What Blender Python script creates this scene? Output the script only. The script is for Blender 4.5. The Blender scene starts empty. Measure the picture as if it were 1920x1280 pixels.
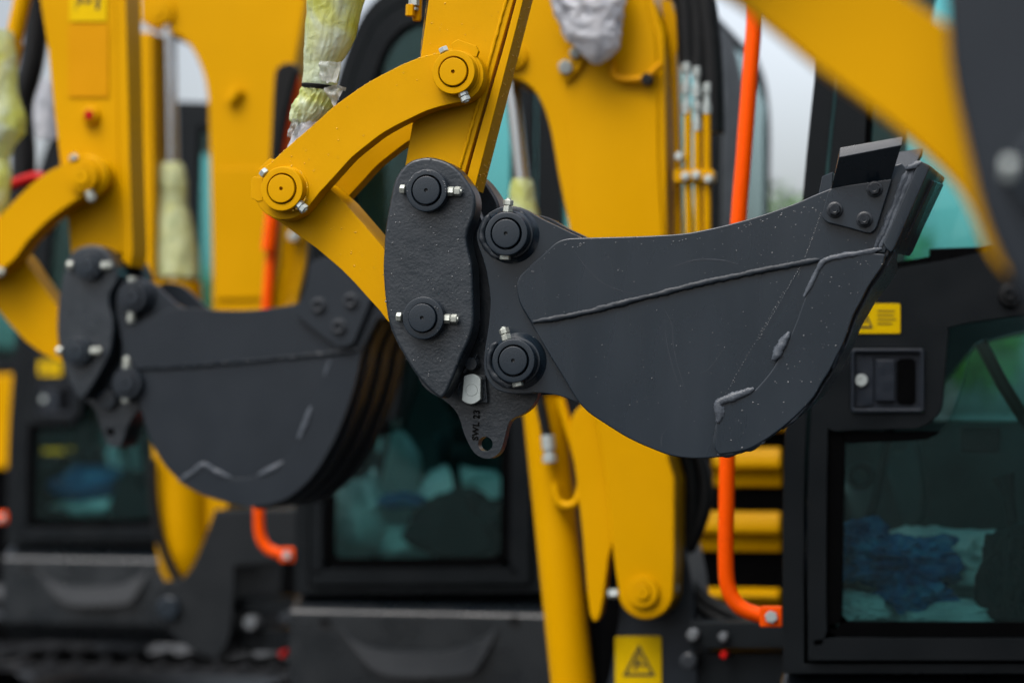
import bpy, bmesh, math, random
from mathutils import Vector, Matrix, Euler, noise
random.seed(7)
sc = bpy.context.scene
C = sc.collection

# ------------------------------------------------------------------ camera
F = 4533.0                      # focal length in photo pixels (85 mm on a 36 mm wide sensor)
YAW, TILT = math.radians(13.6), math.atan((783 - 640) / F)
CAM = Vector((0, 0, 1.35))
ROT = Euler((math.pi / 2 + TILT, 0, YAW), 'XYZ').to_matrix()
cd = bpy.data.cameras.new('camera')
cam = bpy.data.objects.new('camera', cd)
C.objects.link(cam)
cam.location = CAM
cam.rotation_euler = (math.pi / 2 + TILT, 0, YAW)
cd.sensor_width = 36.0
cd.lens = 85.0
cd.clip_start, cd.clip_end = 0.05, 2000
cd.dof.use_dof = True
cd.dof.focus_distance = 3.58
cd.dof.aperture_fstop = 2.4
cd.dof.aperture_blades = 9
sc.camera = cam


def ray(px, py):
    return ROT @ Vector(((px - 960) / F, (640 - py) / F, -1.0))


def P(px, py, v):
    """the point of the machine-parallel vertical plane y = v seen at a photo pixel"""
    d = ray(px, py)
    return CAM + d * ((v - CAM.y) / d.y)


def S(px, py, v):
    """metres per photo pixel there"""
    return (v - CAM.y) / ray(px, py).y / F


# ------------------------------------------------------------------ materials
def mat(name):
    m = bpy.data.materials.new(name)
    m.use_nodes = True
    return m, m.node_tree.nodes, m.node_tree.links, m.node_tree.nodes['Principled BSDF']


def ramp(N, a, b, p0=0.3, p1=0.7):
    r = N.new('ShaderNodeValToRGB')
    r.color_ramp.elements[0].position, r.color_ramp.elements[1].position = p0, p1
    r.color_ramp.elements[0].color, r.color_ramp.elements[1].color = (*a, 1), (*b, 1)
    return r


def paint(name, col, rough=0.4, var=0.12, vscale=6.0, bump=0.0, bscale=120.0, metal=0.0, coat=0.0, spec=0.25,
          bump2=0.0, bscale2=900.0, rvar=0.1, dist=0.002, stretch=(1, 1, 1)):
    m, N, L, b = mat(name)
    tc = N.new('ShaderNodeTexCoord')
    mp = N.new('ShaderNodeMapping')
    mp.inputs['Scale'].default_value = stretch
    L.new(tc.outputs['Object'], mp.inputs['Vector'])
    n = N.new('ShaderNodeTexNoise')
    n.inputs['Scale'].default_value = vscale
    n.inputs['Detail'].default_value = 8
    n.inputs['Roughness'].default_value = 0.62
    L.new(mp.outputs['Vector'], n.inputs['Vector'])
    r = ramp(N, tuple(c * (1 - var) for c in col), tuple(min(1, c * (1 + var)) for c in col))
    L.new(n.outputs['Fac'], r.inputs['Fac'])
    L.new(r.outputs['Color'], b.inputs['Base Color'])
    n3 = N.new('ShaderNodeTexNoise')
    n3.inputs['Scale'].default_value = vscale * 2.2
    n3.inputs['Detail'].default_value = 6
    L.new(mp.outputs['Vector'], n3.inputs['Vector'])
    mr = N.new('ShaderNodeMapRange')
    mr.inputs['From Min'].default_value, mr.inputs['From Max'].default_value = 0.3, 0.7
    mr.inputs['To Min'].default_value, mr.inputs['To Max'].default_value = max(0.02, rough - rvar), min(1, rough + rvar)
    L.new(n3.outputs['Fac'], mr.inputs['Value'])
    L.new(mr.outputs['Result'], b.inputs['Roughness'])
    b.inputs['Metallic'].default_value = metal
    b.inputs['Specular IOR Level'].default_value = spec
    if coat:
        b.inputs['Coat Weight'].default_value = coat
        b.inputs['Coat Roughness'].default_value = 0.12
    prev = None
    for st, scl in ((bump, bscale), (bump2, bscale2)):
        if st:
            nb = N.new('ShaderNodeTexNoise')
            nb.inputs['Scale'].default_value = scl
            nb.inputs['Detail'].default_value = 4
            L.new(tc.outputs['Object'], nb.inputs['Vector'])
            bp = N.new('ShaderNodeBump')
            bp.inputs['Strength'].default_value = st
            bp.inputs['Distance'].default_value = dist
            L.new(nb.outputs['Fac'], bp.inputs['Height'])
            if prev:
                L.new(prev.outputs['Normal'], bp.inputs['Normal'])
            prev = bp
    if prev:
        L.new(prev.outputs['Normal'], b.inputs['Normal'])
    return m


YEL = (0.43, 0.215, 0.0)
M_yel = paint('yellow_paint', YEL, 0.42, 0.05, 9, bump=0.10, bscale=260, spec=0.05, rvar=0.08, dist=0.001)
M_yelb = paint('yellow_paint_wide', YEL, 0.36, 0.07, 2.2, spec=0.045)
M_dark = paint('dark_grey_paint', (0.0060, 0.0108, 0.0165), 0.27, 0.16, 2.6, bump=0.07, bscale=420, rvar=0.08, dist=0.0008, bump2=0.06, spec=0.42, stretch=(1.6, 1, 0.5))  # broad tone variation stands in for uneven sky reflection on the flat plates
M_dark2 = paint('dark_grey_paint_further', (0.0055, 0.0090, 0.0135), 0.42, 0.10, 5, rvar=0.05, spec=0.28)
M_cast = paint('cast_grey_paint', (0.0078, 0.0120, 0.0165), 0.36, 0.12, 14, bump=0.26, bscale=52, bump2=0.20, bscale2=230, rvar=0.1, dist=0.0026, spec=0.45, stretch=(1, 1, 1))
M_weld = paint('weld_grey_paint', (0.044, 0.052, 0.063), 0.32, 0.3, 60, bump=0.6, bscale=260, dist=0.0015)
M_seam = paint('seam_paint', (0.0065, 0.0105, 0.0155), 0.5, 0.25, 40, bump=0.4, bscale=300, dist=0.001, spec=0.32)
M_scuff = paint('scuff', (0.013, 0.018, 0.025), 0.45, 0.2, 60, spec=0.42)
M_bolt = paint('black_bolt', (0.016, 0.019, 0.023), 0.34, 0.2, 90)
M_bolt2 = paint('dull_bolt', (0.12, 0.13, 0.14), 0.4, 0.2, 90, metal=0.4)
M_step = paint('step_paint', (0.006, 0.0082, 0.0105), 0.35, 0.1, 8, spec=0.24)
M_zinc = paint('zinc_plate', (0.36, 0.38, 0.34), 0.42, 0.25, 160, metal=0.7, rvar=0.12)
M_zinc2 = paint('galvanised_plate', (0.36, 0.40, 0.39), 0.42, 0.12, 60, metal=0.5, bump=0.1, bscale=500)
M_chrome = paint('chrome_rod', (0.48, 0.50, 0.52), 0.16, 0.03, 20, metal=1.0, rvar=0.04)
M_orange = paint('orange_paint', (0.74, 0.070, 0.0), 0.30, 0.05, 8, spec=0.10)
M_cab = paint('cab_grey_paint', (0.0042, 0.0058, 0.0072), 0.42, 0.12, 6, spec=0.13)
M_skirt = paint('skirt_grey_paint', (0.0055, 0.0078, 0.0100), 0.30, 0.12, 6, spec=0.42)
M_cab2 = paint('bracket_paint', (0.0060, 0.0078, 0.0095), 0.5, 0.12, 6, spec=0.2)
M_rub = paint('black_rubber', (0.004, 0.0045, 0.005), 0.5, 0.2, 30, spec=0.16)
M_gap = paint('black_plastic', (0.0012, 0.0013, 0.0015), 0.5, 0.2, 30, spec=0.02)
M_plas = paint('handle_plastic', (0.0075, 0.011, 0.017), 0.4, 0.1, 30, spec=0.3)
M_red = paint('red_plastic', (0.30, 0.004, 0.003), 0.4, 0.1, 30, spec=0.1)
M_label = paint('label_yellow', (0.50, 0.325, 0.0), 0.4, 0.03, 30, spec=0.06)
M_label2 = paint('label_orange', (0.43, 0.190, 0.0), 0.4, 0.04, 10, spec=0.06)
M_ink = paint('label_ink', (0.035, 0.028, 0.01), 0.5, 0.1, 30)
M_ground = paint('wet_gravel', (0.035, 0.036, 0.037), 0.8, 0.5, 14, bump=0.8, bscale=60, dist=0.02)
M_ink2 = paint('black_mark', (0.001, 0.001, 0.001), 0.7, 0.1, 30, spec=0.05)
M_track = paint('track_steel', (0.012, 0.013, 0.015), 0.5, 0.4, 20, bump=0.4, bscale=60, spec=0.15)
M_seat = paint('seat_fabric', (0.006, 0.006, 0.007), 0.85, 0.2, 60)
M_inner = paint('cab_lining', (0.055, 0.060, 0.062), 0.7, 0.2, 10)
M_bark = paint('bark', (0.06, 0.045, 0.03), 0.9, 0.3, 30, bump=0.6, bscale=40)
M_leaf = paint('leaf', (0.045, 0.12, 0.018), 0.55, 0.5, 3)


def film(name, cols, trans=0.25, tl=0.35, rough=0.22, scale=28.0, bst=0.8):
    m, N, L, b = mat(name)
    tc = N.new('ShaderNodeTexCoord')
    n = N.new('ShaderNodeTexNoise')
    n.inputs['Scale'].default_value = scale
    n.inputs['Detail'].default_value = 5
    n.inputs['Distortion'].default_value = 0.8
    L.new(tc.outputs['Object'], n.inputs['Vector'])
    r = ramp(N, cols[0], cols[-1], 0.32, 0.68)
    for i, c in enumerate(cols[1:-1]):
        e = r.color_ramp.elements.new(0.32 + 0.36 * (i + 1) / (len(cols) - 1))
        e.color = (*c, 1)
    L.new(n.outputs['Fac'], r.inputs['Fac'])
    L.new(r.outputs['Color'], b.inputs['Base Color'])
    b.inputs['Roughness'].default_value = rough
    nb = N.new('ShaderNodeTexNoise')
    nb.inputs['Scale'].default_value = scale * 5
    nb.inputs['Detail'].default_value = 6
    nb.inputs['Distortion'].default_value = 1.6
    L.new(tc.outputs['Object'], nb.inputs['Vector'])
    bp = N.new('ShaderNodeBump')
    bp.inputs['Strength'].default_value = bst
    bp.inputs['Distance'].default_value = 0.004
    L.new(nb.outputs['Fac'], bp.inputs['Height'])
    L.new(bp.outputs['Normal'], b.inputs['Normal'])
    t = N.new('ShaderNodeBsdfTranslucent')
    L.new(r.outputs['Color'], t.inputs['Color'])
    mx = N.new('ShaderNodeMixShader')
    mx.inputs['Fac'].default_value = tl
    L.new(b.outputs['BSDF'], mx.inputs[1])
    L.new(t.outputs['BSDF'], mx.inputs[2])
    tr = N.new('ShaderNodeBsdfTransparent')
    L.new(r.outputs['Color'], tr.inputs['Color'])
    m2 = N.new('ShaderNodeMixShader')
    m2.inputs['Fac'].default_value = trans
    L.new(mx.outputs['Shader'], m2.inputs[1])
    L.new(tr.outputs['BSDF'], m2.inputs[2])
    L.new(m2.outputs['Shader'], N['Material Output'].inputs['Surface'])
    return m


M_film = film('yellow_film', [(0.43, 0.45, 0.04), (0.50, 0.54, 0.17), (0.50, 0.56, 0.36), (0.52, 0.60, 0.52)], 0.20, 0.32, 0.09, 9.0, 0.6)
M_film2 = film('dim_green_film', [(0.30, 0.36, 0.16), (0.52, 0.56, 0.30), (0.5, 0.52, 0.16)], 0.10, 0.3, 0.3, 18)
M_white = film('white_film', [(0.28, 0.30, 0.34), (0.50, 0.52, 0.56), (0.60, 0.61, 0.64)], 0.10, 0.3, 0.25, 14)
M_clear = film('clear_film', [(0.62, 0.64, 0.6), (0.75, 0.77, 0.78)], 0.45, 0.3, 0.15, 30)
M_blue = film('blue_film', [(0.006, 0.06, 0.20), (0.02, 0.15, 0.38), (0.08, 0.32, 0.55)], 0.1, 0.3, 0.25, 12)
M_cover = film('pale_cover', [(0.74, 0.78, 0.77), (0.93, 0.95, 0.94)], 0.05, 0.3, 0.25, 8)


def glass_mat():
    m, N, L, b = mat('tinted_glass')
    N.remove(b)
    t = N.new('ShaderNodeBsdfTransparent')
    t.inputs['Color'].default_value = (0.65, 0.905, 0.90, 1)
    g = N.new('ShaderNodeBsdfGlossy')
    g.inputs['Roughness'].default_value = 0.03
    g.inputs['Color'].default_value = (0.75, 0.95, 0.93, 1)
    fr = N.new('ShaderNodeFresnel')
    fr.inputs['IOR'].default_value = 1.38
    mx = N.new('ShaderNodeMixShader')
    L.new(fr.outputs['Fac'], mx.inputs['Fac'])
    L.new(t.outputs['BSDF'], mx.inputs[1])
    L.new(g.outputs['BSDF'], mx.inputs[2])
    L.new(mx.outputs['Shader'], N['Material Output'].inputs['Surface'])
    return m


M_glass = glass_mat()


def water_mat():
    m, N, L, b = mat('water')
    b.inputs['Base Color'].default_value = (0.10, 0.105, 0.11, 1)  # grey base stands in for sky glints on the clear drops
    b.inputs['Transmission Weight'].default_value = 0.2
    b.inputs['IOR'].default_value = 1.33
    b.inputs['Roughness'].default_value = 0.12
    b.inputs['Specular IOR Level'].default_value = 0.8
    return m


M_water = water_mat()
M_yelwater = water_mat()
_w = M_yelwater.node_tree.nodes['Principled BSDF']
_w.inputs['Base Color'].default_value = (0.50, 0.27, 0.02, 1)  # yellow base stands in for light refracted up from the paint below
_w.inputs['Transmission Weight'].default_value = 0.1

# ------------------------------------------------------------------ outlines
def sm(pts, n=4, closed=True):
    """Catmull-Rom through pixel points; a third element marks a sharp corner"""
    out, k = [], len(pts)
    rng = range(k) if closed else range(k - 1)
    for i in rng:
        p1, p2 = pts[i], pts[(i + 1) % k]
        p0 = p1 if len(p1) > 2 or (not closed and i == 0) else pts[(i - 1) % k]
        p3 = p2 if len(p2) > 2 or (not closed and i == k - 2) else pts[(i + 2) % k]
        if len(p1) > 2 and len(p2) > 2:
            out.append((p1[0], p1[1]))
            continue
        for j in range(n):
            t = j / n
            q = []
            for a in (0, 1):
                q.append(0.5 * (2 * p1[a] + (p2[a] - p0[a]) * t + (2 * p0[a] - 5 * p1[a] + 4 * p2[a] - p3[a]) * t * t
                                + (3 * p1[a] - p0[a] - 3 * p2[a] + p3[a]) * t ** 3))
            out.append(tuple(q))
    if not closed:
        out.append((pts[-1][0], pts[-1][1]))
    return out


def arc(cx, cy, r, a0, a1, n=12):
    """pixel arc; angle 0 = right, 90 = down"""
    return [(cx + r * math.cos(math.radians(a0 + (a1 - a0) * i / n)), cy + r * math.sin(math.radians(a0 + (a1 - a0) * i / n)))
            for i in range(n + 1)]


def rrect(x0, y0, x1, y1, r, n=4):
    return (arc(x0 + r, y0 + r, r, 180, 270, n) + arc(x1 - r, y0 + r, r, 270, 360, n)
            + arc(x1 - r, y1 - r, r, 0, 90, n) + arc(x0 + r, y1 - r, r, 90, 180, n))


def offset(pts, d):
    """grow a pixel polygon by d"""
    k = len(pts)
    area = sum(pts[i][0] * pts[(i + 1) % k][1] - pts[(i + 1) % k][0] * pts[i][1] for i in range(k))
    s = 1 if area > 0 else -1
    out = []
    for i in range(k):
        a, b, c = pts[i - 1], pts[i], pts[(i + 1) % k]
        n1 = Vector((b[1] - a[1], a[0] - b[0]))
        n2 = Vector((c[1] - b[1], b[0] - c[0]))
        n1 = n1.normalized() if n1.length else n2.normalized()
        n2 = n2.normalized() if n2.length else n1
        m = (n1 + n2)
        m = m / max(0.4, m.length_squared / 2) if m.length else n1
        out.append((b[0] + s * d * m.x, b[1] + s * d * m.y))
    return out


def inside(x, y, poly):
    r, k = False, len(poly)
    for i in range(k):
        x1, y1 = poly[i][:2]
        x2, y2 = poly[(i + 1) % k][:2]
        if (y1 > y) != (y2 > y) and x < (x2 - x1) * (y - y1) / (y2 - y1) + x1:
            r = not r
    return r


# ------------------------------------------------------------------ mesh builder
class MB:
    def __init__(self):
        self.bm = bmesh.new()

    def take(self, t, mi=0):
        for f in t.faces:
            f.material_index = mi
        bmesh.ops.recalc_face_normals(t, faces=t.faces)
        me = bpy.data.meshes.new('tmp')
        t.to_mesh(me)
        t.free()
        self.bm.from_mesh(me)
        bpy.data.meshes.remove(me)
        return self

    def prism3(self, p0, p1, bevel=0.0, seg=2, mi=0, holes=()):
        """p0, p1: matching near / far loops of 3-D points; holes: list of (loop, loop)"""
        t = bmesh.new()
        rings = []
        for a, b in [(p0, p1)] + list(holes):
            va, vb = [t.verts.new(p) for p in a], [t.verts.new(p) for p in b]
            rings.append((va, vb))
        for side in (0, 1):
            if len(rings) == 1:
                t.faces.new(rings[0][side])
            else:
                es = []
                for r in rings:
                    vs = r[side]
                    for i in range(len(vs)):
                        es.append(t.edges.new((vs[i], vs[(i + 1) % len(vs)])))
                bmesh.ops.triangle_fill(t, use_beauty=True, use_dissolve=False, edges=es)
        for va, vb in rings:
            for i in range(len(va)):
                j = (i + 1) % len(va)
                t.faces.new((va[i], va[j], vb[j], vb[i]))
        bmesh.ops.recalc_face_normals(t, faces=t.faces)
        if bevel:
            ed = [e for e in t.edges if len(e.link_faces) == 2 and e.calc_face_angle(0) > math.radians(50)]
            bmesh.ops.bevel(t, geom=ed, offset=bevel, offset_type='OFFSET', segments=seg, profile=0.5, affect='EDGES', clamp_overlap=True)
        return self.take(t, mi)

    def plate(self, px, v0, v1, bevel=0.0, seg=2, mi=0, holes=(), pv=None, far=None):
        """pixel outline seen on plane v0 (or pv), extruded straight back from v0 to v1"""
        q = pv if pv is not None else v0

        def lp(pp, v):
            o = []
            for p in pp:
                w = P(p[0], p[1], q)
                o.append(Vector((w.x, v, w.z)))
            return o
        pf = [far(x, y) for x, y in px] if far else px
        return self.prism3(lp(px, v0), lp(pf, v1), bevel, seg, mi, [(lp(h, v0), lp(h, v1)) for h in holes])

    def lathe(self, c, prof, seg=40, mi=0, axis=Vector((0, 1, 0))):
        """prof: (radius, distance along axis) from c; radius 0 closes the end"""
        axis = axis.normalized()
        u = axis.orthogonal().normalized()
        w = axis.cross(u)
        t = bmesh.new()
        prev = None
        for r, d in prof:
            if r <= 1e-7:
                ring = [t.verts.new(c + axis * d)]
            else:
                ring = [t.verts.new(c + axis * d + (u * math.cos(2 * math.pi * i / seg) + w * math.sin(2 * math.pi * i / seg)) * r) for i in range(seg)]
            if prev:
                for i in range(seg):
                    j = (i + 1) % seg
                    if len(prev) == 1 and len(ring) > 1:
                        t.faces.new((prev[0], ring[i], ring[j]))
                    elif len(ring) == 1 and len(prev) > 1:
                        t.faces.new((prev[j], prev[i], ring[0]))
                    elif len(ring) > 1:
                        t.faces.new((prev[i], prev[j], ring[j], ring[i]))
            prev = ring
        return self.take(t, mi)

    def hexa(self, a, b, r, mi=0, sides=6, ch=0.12, spin=0.3):
        ax = (b - a)
        L = ax.length
        ax.normalize()
        u = Vector((0, 1, 0)) if abs(ax.y) < 0.9 else Vector((1, 0, 0))
        u = (u - ax * u.dot(ax)).normalized()
        w = ax.cross(u)
        t = bmesh.new()
        prev = None
        rows = [(0, 0), (r * (1 - ch), 0), (r, r * ch), (r, L - r * ch), (r * (1 - ch), L), (0, L)]
        for rr, d in rows:
            if rr == 0:
                ring = [t.verts.new(a + ax * d)]
            else:
                ring = [t.verts.new(a + ax * d + (u * math.cos(2 * math.pi * i / sides + spin) + w * math.sin(2 * math.pi * i / sides + spin)) * rr) for i in range(sides)]
            if prev:
                for i in range(sides):
                    j = (i + 1) % sides
                    if len(prev) == 1:
                        t.faces.new((prev[0], ring[i], ring[j]))
                    elif len(ring) == 1:
                        t.faces.new((prev[j], prev[i], ring[0]))
                    else:
                        t.faces.new((prev[i], prev[j], ring[j], ring[i]))
            prev = ring
        return self.take(t, mi)

    def tube(self, pts, r, seg=12, mi=0, wob=0.0, flat=1.0):
        """pts 3-D; r number or list; flat squashes along world y"""
        t = bmesh.new()
        k = len(pts)
        rs = r if isinstance(r, (list, tuple)) else [r] * k
        prev, u = None, None
        for i, p in enumerate(pts):
            d = (pts[min(i + 1, k - 1)] - pts[max(i - 1, 0)]).normalized()
            u = d.orthogonal().normalized() if u is None else (u - d * u.dot(d)).normalized()
            w = d.cross(u)
            ring = []
            for j in range(seg):
                a = 2 * math.pi * j / seg
                rr = rs[i]
                if wob:
                    rr *= 1 + wob * noise.noise(p * 90 + Vector((math.cos(a), math.sin(a), 0)) * 0.8)
                o = (u * math.cos(a) + w * math.sin(a)) * rr
                o.y *= flat
                ring.append(t.verts.new(p + o))
            if prev:
                for j in range(seg):
                    h = (j + 1) % seg
                    t.faces.new((prev[j], prev[h], ring[h], ring[j]))
            else:
                t.faces.new(ring)
            prev = ring
        t.faces.new(prev)
        return self.take(t, mi)

    def quadstrip(self, a, b, mi=0):
        t = bmesh.new()
        va, vb = [t.verts.new(p) for p in a], [t.verts.new(p) for p in b]
        for i in range(len(a) - 1):
            t.faces.new((va[i], va[i + 1], vb[i + 1], vb[i]))
        return self.take(t, mi)

    def build(self, name, m, parent=None, angle=35):
        me = bpy.data.meshes.new(name)
        self.bm.to_mesh(me)
        self.bm.free()
        for x in (m if isinstance(m, (list, tuple)) else [m]):
            me.materials.append(x)
        me.polygons.foreach_set('use_smooth', [True] * len(me.polygons))
        me.set_sharp_from_angle(angle=math.radians(angle))
        c = Vector((0, 0, 0))
        for vt in me.vertices:
            c += vt.co
        c /= max(1, len(me.vertices))
        me.transform(Matrix.Translation(-c))
        o = bpy.data.objects.new(name, me)
        C.objects.link(o)
        o.location = c
        if angle <= 50:
            wn = o.modifiers.new('weighted_normal', 'WEIGHTED_NORMAL')
            wn.keep_sharp = True
        if parent:
            o.parent = parent
            o.matrix_parent_inverse = Matrix.Translation(-wloc(parent))
        return o


def wloc(o):
    return o.location.copy()          # every object here is placed in world space through its parent inverse


def tag(o, label=None, cat=None, group=None, kind=None):
    if label:
        o['label'] = label
    if cat:
        o['category'] = cat
    if group:
        o['group'] = group
    if kind:
        o['kind'] = kind
    return o


def thing(name, loc, label, cat, group=None):
    o = bpy.data.objects.new(name, None)
    C.objects.link(o)
    o.location = loc
    o.empty_display_size = 0.1
    return tag(o, label, cat, group)


def kids(o):
    return [c for c in bpy.data.objects if c.parent == o]


def copy_part(o, parent, d, skip=()):
    """a copy of a part (and its sub-parts) moved by d under another thing"""
    c = o.copy()
    C.objects.link(c)
    c.parent = parent
    c.location = o.location + d
    c.matrix_parent_inverse = Matrix.Translation(-parent.location)
    for k in kids(o):
        if k.name.split('.')[0] in skip:
            continue
        kc = k.copy()
        C.objects.link(kc)
        kc.parent = c
        kc.location = k.location + d
        kc.matrix_parent_inverse = Matrix.Translation(-c.location)
    return c


# ------------------------------------------------------------------ repeated pieces
def pin_set(parent, px, py, v, rc, rp, m, depth=0.012, dimple=True, seg=48, gap=True, base=None):
    """a collar ring with the end of its pin inside, front of the collar at plane v"""
    s = S(px, py, v)
    c = P(px, py, v)
    b = 0.0016
    R, r = rc * s, rp * s
    g = r + (0.0022 if gap else 0.0008)
    mb = MB()
    prof = [(g, 0.010), (g, 0.0008), (g + 0.0008, 0), (R - b, 0), (R - b * .3, b * .3), (R, b), (R, depth)]
    if base:
        for (rr, dd) in base:
            prof.append((rr * s, dd))
    mb.lathe(c, prof, seg)
    col = mb.build('pin_collar', m, parent)
    mb = MB()
    o = -0.003 if gap else -0.006
    mb.lathe(c, [(0, o + 0.006), (0.0026, o + 0.0055), (0.0030, o), (r - 0.0016, o), (r - 0.0004, o + 0.0005), (r, o + 0.0018), (r, 0.02)], seg)
    mb.build('pin', m, parent)
    return col


def nut_pair(parent, px, py, v, ang, rc, mats=None, r=9.0, nut=True, head=True, w=11.5):
    """a bolt through a collar: two nuts at one side, the head at the other; ang in pixel degrees"""
    d = (math.cos(math.radians(ang)), math.sin(math.radians(ang)))
    s = S(px, py, v)
    pt = lambda t: P(px + d[0] * t, py + d[1] * t, v)
    mt = mats or M_zinc
    if nut:
        mb = MB()
        mb.hexa(pt(rc - 1), pt(rc + w), r * s, spin=0.35)
        mb.hexa(pt(rc + w + 1), pt(rc + 2 * w + 1), r * s, spin=0.6)
        mb.lathe(pt(rc), [(0.55 * r * s, 0), (0.55 * r * s, (2 * w + 2.5) * s), (0.45 * r * s, (2 * w + 4) * s), (0, (2 * w + 4) * s)], 16, axis=pt(10) - pt(0))
        mb.build('bolt_nut', mt, parent)
    if head:
        mb = MB()
        mb.hexa(pt(-rc + 1), pt(-rc - 8.5), r * s, spin=0.2)
        mb.build('bolt_head', mt, parent)


def bead(parent, px, v, r, name='weld_bead', m=None, n=6, closed=False, wob=0.35, flat=0.6):
    pts = [P(x, y, v) for x, y in sm(px, n, closed)]
    # even out the spacing
    res, step = [pts[0]], r * 0.7
    for a, b in zip(pts[:-1], pts[1:]):
        k = max(1, int((b - a).length / step))
        for i in range(1, k + 1):
            res.append(a.lerp(b, i / k))
    k = len(res)
    rs = [r * (0.45 + 0.55 * min(1, i / 4, (k - 1 - i) / 4)) * (1 + 0.16 * noise.noise(p * 45)) * (1.06 if i % 2 else 0.92) for i, p in enumerate(res)]
    return MB().tube(res, rs, 10, wob=wob, flat=flat).build(name, m or M_weld, parent, 60)


def wrap(name, levels, v, m, depth=0.8, amp=0.10, seed=0.0, seg=72, rows=5, crimp=0.5, parent=None, zf=16.0):
    """crumpled film round a cylinder: levels (py, x left, x right)"""
    lv = []
    for i in range(len(levels) - 1):
        a, b = levels[i], levels[i + 1]
        for j in range(rows):
            t = j / rows
            lv.append(tuple(a[q] + (b[q] - a[q]) * t for q in range(3)))
    lv.append(levels[-1])
    t = bmesh.new()
    prev = None
    for y, xl, xr in lv:
        c = P((xl + xr) / 2, y, v)
        s = S((xl + xr) / 2, y, v)
        a = (xr - xl) / 2 * s
        ring = []
        for i in range(seg):
            th = 2 * math.pi * i / seg
            q = Vector((math.cos(th) * 1.5, math.sin(th) * 1.5, c.z * zf + seed))
            k = 1 - abs(noise.noise(q * 2.2)) * 2
            k2 = 1 - abs(noise.noise(Vector((q.x * 3, q.y * 3, q.z * 3.4 + 7)))) * 2
            f = 1 + amp * (k * 0.8 + k2 * crimp - 0.3)
            ring.append(t.verts.new(c + Vector((math.cos(th) * a * f, math.sin(th) * a * depth * f, a * 0.25 * amp * k2))))
        if prev:
            for i in range(seg):
                j = (i + 1) % seg
                t.faces.new((prev[i], prev[j], ring[j], ring[i]))
        prev = ring
    return MB().take(t).build(name, m, parent, 55)


def crumple(name, c, size, m, seed=0, parent=None, amp=0.35, sub=5):
    t = bmesh.new()
    bmesh.ops.create_icosphere(t, subdivisions=sub, radius=1)
    for vt in t.verts:
        p = vt.co.normalized()
        k = noise.noise(p * 1.5 + Vector((seed, 0, 0))) * 0.9 + (0.5 - abs(noise.noise(p * 3.1 + Vector((0, seed, 0))))) * 0.8 + (0.4 - abs(noise.noise(p * 7 + Vector((0, 0, seed))))) * 0.3
        q = p * (1 + amp * k)
        vt.co = Vector(c) + Vector((q.x * size[0], q.y * size[1], q.z * size[2]))
    return MB().take(t).build(name, m, parent, 60)


def warning_label(parent, x0, y0, x1, y1, v, tri, lines=(), r=4):
    """yellow sticker: black triangle frame with a pictogram, rules for lines of text"""
    mb = MB()
    mb.plate(rrect(x0, y0, x1, y1, r), v, v + 0.003, 0.0003, 1)
    cx, cy, w, h = tri
    out = [(cx, cy - h / 2), (cx + w / 2, cy + h / 2), (cx - w / 2, cy + h / 2)]
    inn = [(cx, cy - h * 0.30), (cx + w * 0.35, cy + h * 0.40), (cx - w * 0.35, cy + h * 0.40)]
    mb.plate(out, v - 0.001, v + 0.002, mi=1, holes=[inn])
    # a figure struck from above: body, arm and a block
    mb.plate([(cx - w * .16, cy + h * .30), (cx - w * .12, cy + h * .02), (cx - w * .02, cy - h * .06), (cx + w * .06, cy + h * .06), (cx - w * .02, cy + h * .16), (cx - w * .06, cy + h * .30)], v - 0.001, v + 0.002, mi=1)
    mb.plate([(cx + w * .05, cy + h * .08), (cx + w * .18, cy + h * .12), (cx + w * .16, cy + h * .22), (cx + w * .05, cy + h * .18)], v - 0.001, v + 0.002, mi=1)
    mb.plate(arc(cx - w * .01, cy - h * .14, w * .05, 0, 330, 10), v - 0.001, v + 0.002, mi=1)
    for (a, b, c, d) in lines:
        mb.plate([(a, b), (c, b), (c, d), (a, d)], v - 0.001, v + 0.002, mi=1)
    return mb.build('warning_label', [M_label, M_ink], parent)


def drops(parent, spots, name='water_droplets', m=None):
    """spots: (point, outward direction, radius)"""
    t = bmesh.new()
    for p, n, r in spots:
        n = n.normalized()
        u = n.orthogonal().normalized()
        w = n.cross(u)
        e = random.uniform(0.8, 1.35)
        r *= 1.15
        top = t.verts.new(p + n * r * 0.75)
        r1 = [t.verts.new(p + (u * math.cos(a) * e + w * math.sin(a)) * r * 0.7 + n * r * 0.45) for a in [i * math.pi / 4 for i in range(8)]]
        r0 = [t.verts.new(p + (u * math.cos(a) * e + w * math.sin(a)) * r - n * r * 0.05) for a in [i * math.pi / 4 for i in range(8)]]
        for i in range(8):
            j = (i + 1) % 8
            t.faces.new((top, r1[i], r1[j]))
            t.faces.new((r1[i], r0[i], r0[j], r1[j]))
        t.faces.new(list(reversed(r0)))
    o = MB().take(t).build(name, m or M_water, parent, 80)
    o['kind'] = 'stuff'
    return o


OUT = Vector((0, -1, 0))


def spray(poly, v, n, r0=0.0005, r1=0.0011, avoid=()):
    r0, r1 = r0 * 1.15, r1 * 1.2
    xs, ys = [p[0] for p in poly], [p[1] for p in poly]
    o = []
    k = 0
    while len(o) < n and k < n * 60:
        k += 1
        x, y = random.uniform(min(xs), max(xs)), random.uniform(min(ys), max(ys))
        if inside(x, y, poly) and not any((x - a) ** 2 + (y - b) ** 2 < c * c for a, b, c in avoid):
            o.append((P(x, y, v), OUT, r0 + (r1 - r0) * random.random() ** 2.5))
    return o


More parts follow.
